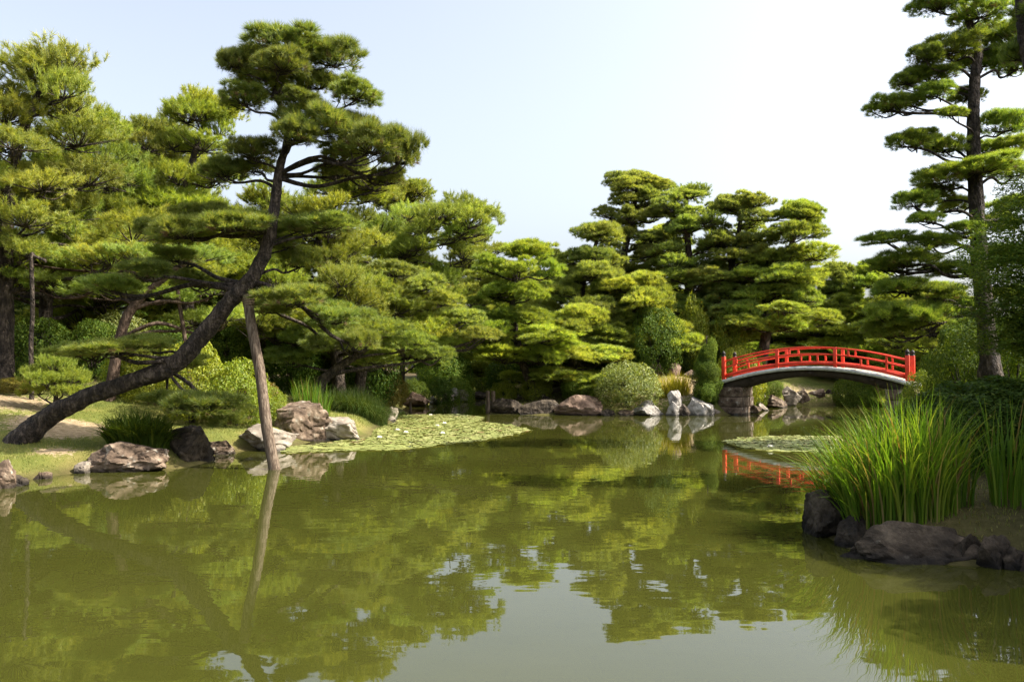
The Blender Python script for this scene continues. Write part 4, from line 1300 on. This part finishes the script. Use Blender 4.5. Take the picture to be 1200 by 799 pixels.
def bamboo_fence():
    a, b = P(430, 434, 40), P(460, 434, 40)
    z = gz(a.x, a.y)
    root = empty('bamboo_fence', (a.x, a.y, z), 'low bamboo fence at the back of the lawn above the rush clump', 'fence')
    L = b.x - a.x
    top = P(430, 424, 40).z - z
    for i in range(5):
        mb = MB()
        mb.tube([(L * i / 4, 0, -0.1), (L * i / 4, 0, top + .06)], [0.035, 0.035], 8)
        link('post', mb.mesh('fence_post', [M['bamboo']], True), root)
    for h in (0.35, 0.65, 0.95):
        mb = MB()
        mb.tube([(-.1, -0.04, top * h), (L + .1, -0.04, top * h)], [0.025, 0.025], 8)
        link('rail', mb.mesh('fence_rail', [M['bamboo']], True), root)


bamboo_fence()


# ------------------------------------------------------------------ the red bridge
def bridge():
    A = Vector((8.95, 34.0, 0))
    ax, wd = Vector((0.835, -0.55, 0)).normalized(), Vector((0.55, 0.835, 0)).normalized()
    L, WID, Z0, RISE = 7.0, 1.6, 1.46, 0.56
    root = empty('arched_bridge', (A.x, A.y, 0), 'vermilion arched wooden footbridge with black capped end posts over the channel', 'bridge')

    def zc(s): return Z0 + RISE * (1 - (2 * s / L - 1) ** 2)

    def pt(s, u, z):
        q = ax * s + wd * u
        return (q.x, q.y, zc(s) + z)

    def sweep(mb, s0, s1, u0, u1, z0, z1, n=28, mi=0, zf=None):
        V, F = [], []
        for i in range(n + 1):
            s = s0 + (s1 - s0) * i / n
            lo = z0 if zf is None else zf(s)
            V += [pt(s, u0, lo), pt(s, u1, lo), pt(s, u1, z1), pt(s, u0, z1)]
        for i in range(n):
            for k in range(4):
                a, b = i * 4 + k, i * 4 + (k + 1) % 4
                F.append((a, b, b + 4, a + 4))
        F += [(3, 2, 1, 0), (4 * n, 4 * n + 1, 4 * n + 2, 4 * n + 3)]
        mb.add(V, F, mi)
    mb = MB()
    nb = 34
    for i in range(nb):                                     # deck boards
        s0 = -0.15 + (L + .3) * i / nb
        sweep(mb, s0, s0 + (L + .3) / nb - 0.012, 0.0, WID, -0.06, 0.0, 1)
    link('deck', mb.mesh('deck', [M['deck']]), root)
    for u in (-0.075, WID + 0.005):                         # pale edge beams
        mb = MB()
        sweep(mb, -0.3, L + 0.3, u, u + 0.07, -0.145, 0.012)
        link('edge_beam', mb.mesh('edge_beam', [M['fascia']]), root)
    for u in (0.08, WID * .5 - .1, WID - 0.28):                  # dark girders below
        mb = MB()
        sweep(mb, -0.2, L + 0.2, u, u + 0.2, -0.5, -0.063, zf=lambda s: -0.40 - 0.20 * abs(2 * s / L - 1) ** 2)
        link('girder', mb.mesh('girder', [M['under']]), root)
    for s in (1.2, 3.5, 5.8):
        mb = MB()
        sweep(mb, s - .08, s + .08, 0.0, WID, -0.32, -0.2, 1)
        link('cross_beam', mb.mesh('cross_beam', [M['under']]), root)

    def bar(s, u, z0, z1, a, name, parent, mat='red'):
        mb = MB()
        V = []
        for z in (z0, z1):
            for ds, du in ((-a, -a), (a, -a), (a, a), (-a, a)):
                q = ax * (s + ds) + wd * (u + du)
                V.append((q.x, q.y, zc(min(max(s, 0), L)) + z))
        mb.add(V, [(3, 2, 1, 0), (4, 5, 6, 7), (0, 1, 5, 4), (1, 2, 6, 5), (2, 3, 7, 6), (3, 0, 4, 7)])
        me = mb.mesh(name, [M[mat]])
        o = link(name, me, parent)
        bv = o.modifiers.new('bevel', 'BEVEL'); bv.width = 0.008; bv.segments = 2
        return o
    for u in (0.06, WID - 0.06):
        rl = bpy.data.objects.new('railing', None)
        COL.objects.link(rl); rl.parent = root
        ends = (-0.02, L + 0.02)
        for s in ends:
            o = bar(s, u, -0.05, 0.98, 0.075, 'post', rl)
            mb = MB()                                       # onion shaped black cap
            c = ax * s + wd * u
            z = zc(min(max(s, 0), L)) + 0.98
            prof = [(0.085, 0.0), (0.085, 0.03), (0.06, 0.04), (0.06, 0.07), (0.08, 0.09), (0.085, 0.13), (0.06, 0.18), (0.02, 0.22), (0.004, 0.24)]
            mb.tube([(c.x, c.y, z + h) for r, h in prof], [r for r, h in prof], 14)
            link('post_cap', mb.mesh('post_cap', [M['cap']], True), rl)
        third = (L * 0.315, L * 0.635)
        for s in third:
            bar(s, u, 0.0, 0.80, 0.06, 'post', rl)
        for z0, z1, hw in ((0.74, 0.80, 0.04), (0.47, 0.53, 0.03), (0.08, 0.22, 0.028)):
            mb = MB()
            sweep(mb, 0.03, L - 0.03, u - hw, u + hw, z0, z1)
            o = link('rail', mb.mesh('rail', [M['red']]), rl)
        for s in (0.075, 0.385, 0.705, 0.90):
            bar(L * s, u, 0.53, 0.735, 0.036, 'strut', rl)
        for s in (0.147, 0.45, 0.54, 0.77, 0.90):
            bar(L * s, u, 0.24, 0.46, 0.036, 'strut', rl)
    # stone pier below the left end
    def pier(label, s0, s1, seed):
        pr = random.Random(seed)
        q = A + ax * s0
        r2 = empty('stone_pier', (q.x, q.y, -0.5), label, 'pier', 'bridge piers')
        hgt = 1.66
        for row in range(4):
            for (u0, u1) in ((-0.05, 0.82), (0.84, 1.65)) if row % 2 else ((-0.05, 0.5), (0.52, 1.1), (1.12, 1.65)):
                mb = MB()
                cc = ax * ((s1 - s0) / 2) + wd * ((u0 + u1) / 2)
                R = Matrix.Rotation(math.atan2(ax.y, ax.x), 3, 'Z')
                mb.box((cc.x, cc.y, hgt * (row + .5) / 4), (s1 - s0 + pr.uniform(-.05, .05), u1 - u0, hgt / 4 - 0.015), R)
                o = link('stone_block', mb.mesh('stone_block', [M['granite']]), r2)
                bv = o.modifiers.new('bevel', 'BEVEL'); bv.width = 0.03; bv.segments = 2
        return r2
    pier('squared stone pier under the left end of the red bridge', -0.25, 0.75, 1)
    pier('squared stone pier under the right end of the red bridge, behind the reeds', L - 0.75, L + 0.25, 2)


bridge()


# ------------------------------------------------------------------ water lilies
def lily_positions(poly, n, seed, rmin, rmax):
    rng = np.random.default_rng(seed)
    A = np.array(poly, float)
    lo, hi = A.min(0), A.max(0)
    pts = []
    cell = {}
    tries = 0
    while len(pts) < n and tries < n * 25:
        tries += 1
        q = lo + (hi - lo) * rng.random(2)
        ins = False
        for i in range(len(A)):
            a, b = A[i], A[(i + 1) % len(A)]
            if (a[1] > q[1]) != (b[1] > q[1]) and q[0] < (b[0] - a[0]) * (q[1] - a[1]) / (b[1] - a[1]) + a[0]: ins = not ins
        if not ins: continue
        r = rng.uniform(rmin, rmax)
        g = (int(q[0] / .3), int(q[1] / .3))
        ok = True
        for dx in (-1, 0, 1):
            for dy in (-1, 0, 1):
                for (x, y, rr) in cell.get((g[0] + dx, g[1] + dy), ()):
                    if math.hypot(x - q[0], y - q[1]) < 0.62 * (r + rr): ok = False; break
        if not ok: continue
        cell.setdefault(g, []).append((q[0], q[1], r))
        pts.append((q[0], q[1], r))
    return pts


def lily_shape(r, rot, cup, rng):
    """round leaf with a notch"""
    k = 12
    an = np.linspace(0.16, 2 * PI - 0.16, k) + rot
    rr = r * (1 + 0.05 * rng.normal(size=k))
    ring = np.stack([rr * np.cos(an), rr * np.sin(an), cup * r * rng.random(k)], 1)
    V = np.concatenate([[[0, 0, 0.0]], ring])
    F = np.array([(0, i, i + 1) for i in range(1, k)])
    return V, F


LP1 = [(P(x, y, 1884.0 / (y - 430)).x, 1884.0 / (y - 430)) for x, y in ((335, 531), (400, 528), (470, 527), (520, 521), (560, 517), (600, 510), (622, 504), (596, 498), (560, 494), (566, 489), (540, 486), (480, 486), (468, 489), (465, 496), (430, 503), (422, 513), (380, 520), (330, 524))]
LP2 = [(P(x, y, 1884.0 / (y - 430)).x, 1884.0 / (y - 430)) for x, y in ((848, 517), (872, 525), (915, 529), (985, 530), (985, 512), (920, 511), (870, 513))]
rng = np.random.default_rng(77)
lily_a = lily_positions(LP1, 2600, 3, 0.08, 0.16)
lily_b = lily_positions(LP2, 420, 4, 0.08, 0.16)
SHP = []
for i in range(6):
    V, F = lily_shape(0.13, 0, 0.10, rng)
    SHP.append(mesh_np('lily_pad', V, [F], [M['lily']]))
allp = sorted([(y, x, r, 0) for x, y, r in lily_a] + [(y, x, r, 1) for x, y, r in lily_b])
near, rest = [q for q in allp][:290], allp[290:]
for i, (y, x, r, w) in enumerate(near):
    o = link('lily_pad', SHP[i % 6], None, (x, y, 0.006 + 0.004 * (i % 4)), (rng.normal() * .03, rng.normal() * .03, rng.uniform(0, 6.28)), (r / .13,) * 3)
    if w:
        tag(o, 'round lily pad floating in the small patch beside the reeds', 'lily pad', 'lily pads of the small right patch')
    else:
        tag(o, 'round lily pad floating at the front edge of the large patch', 'lily pad', 'lily pads along the front of the large patch')
Vs, Fs, n0 = [], [], 0
for i, (y, x, r, w) in enumerate(rest):
    V, F = lily_shape(r, rng.uniform(0, 6.28), 0.22, rng)
    Vs.append(V + np.array([x, y, 0.006 + 0.004 * (i % 4)])); Fs.append(F + n0); n0 += len(V)
tag(link('lily_pads', mesh_np('lily_pads', np.concatenate(Vs), [np.concatenate(Fs)], [M['lily']])), 'mass of crowded lily pads spreading back from the post to the inlet', 'lily pads', kind='stuff')


def flower_mesh():
    mb = MB()
    for ring, (n, tilt, ln) in enumerate(((9, 0.45, 0.11), (8, 0.9, 0.10), (6, 1.25, 0.08))):
        for i in range(n):
            a = 2 * PI * i / n + ring * .35
            d = Vector((math.cos(a) * math.cos(tilt), math.sin(a) * math.cos(tilt), math.sin(tilt)))
            sd = Vector((-math.sin(a), math.cos(a), 0)) * 0.026
            mb.add([(0, 0, 0), tuple(d * ln * .55 + sd), tuple(d * ln), tuple(d * ln * .55 - sd)], [(0, 1, 2, 3)])
    return mb.mesh('water_lily', [M['petal']])


FM = flower_mesh()
for lab, px, py in (('white water lily nearest the sloping slab', 404, 511), ('white water lily in the front middle of the large patch', 445, 515), ('white water lily left of the pair in the patch centre', 466, 506), ('white water lily beside the small dark gap in the pads', 476, 509),
                    ('left of the two white lilies closest together', 513, 501), ('right of the two white lilies closest together', 521, 498), ('white water lily at the back of the patch near the stake', 505, 488), ('white water lily in front of the central pair', 519, 510), ('lone white water lily on the small patch beside the reeds', 903, 526)):
    d = 1884.0 / (py - 430)
    p = P(px, py, d)
    tag(link('water_lily', FM, None, (p.x, d, 0.04), (0, 0, px)), lab, 'flower', 'white water lilies')
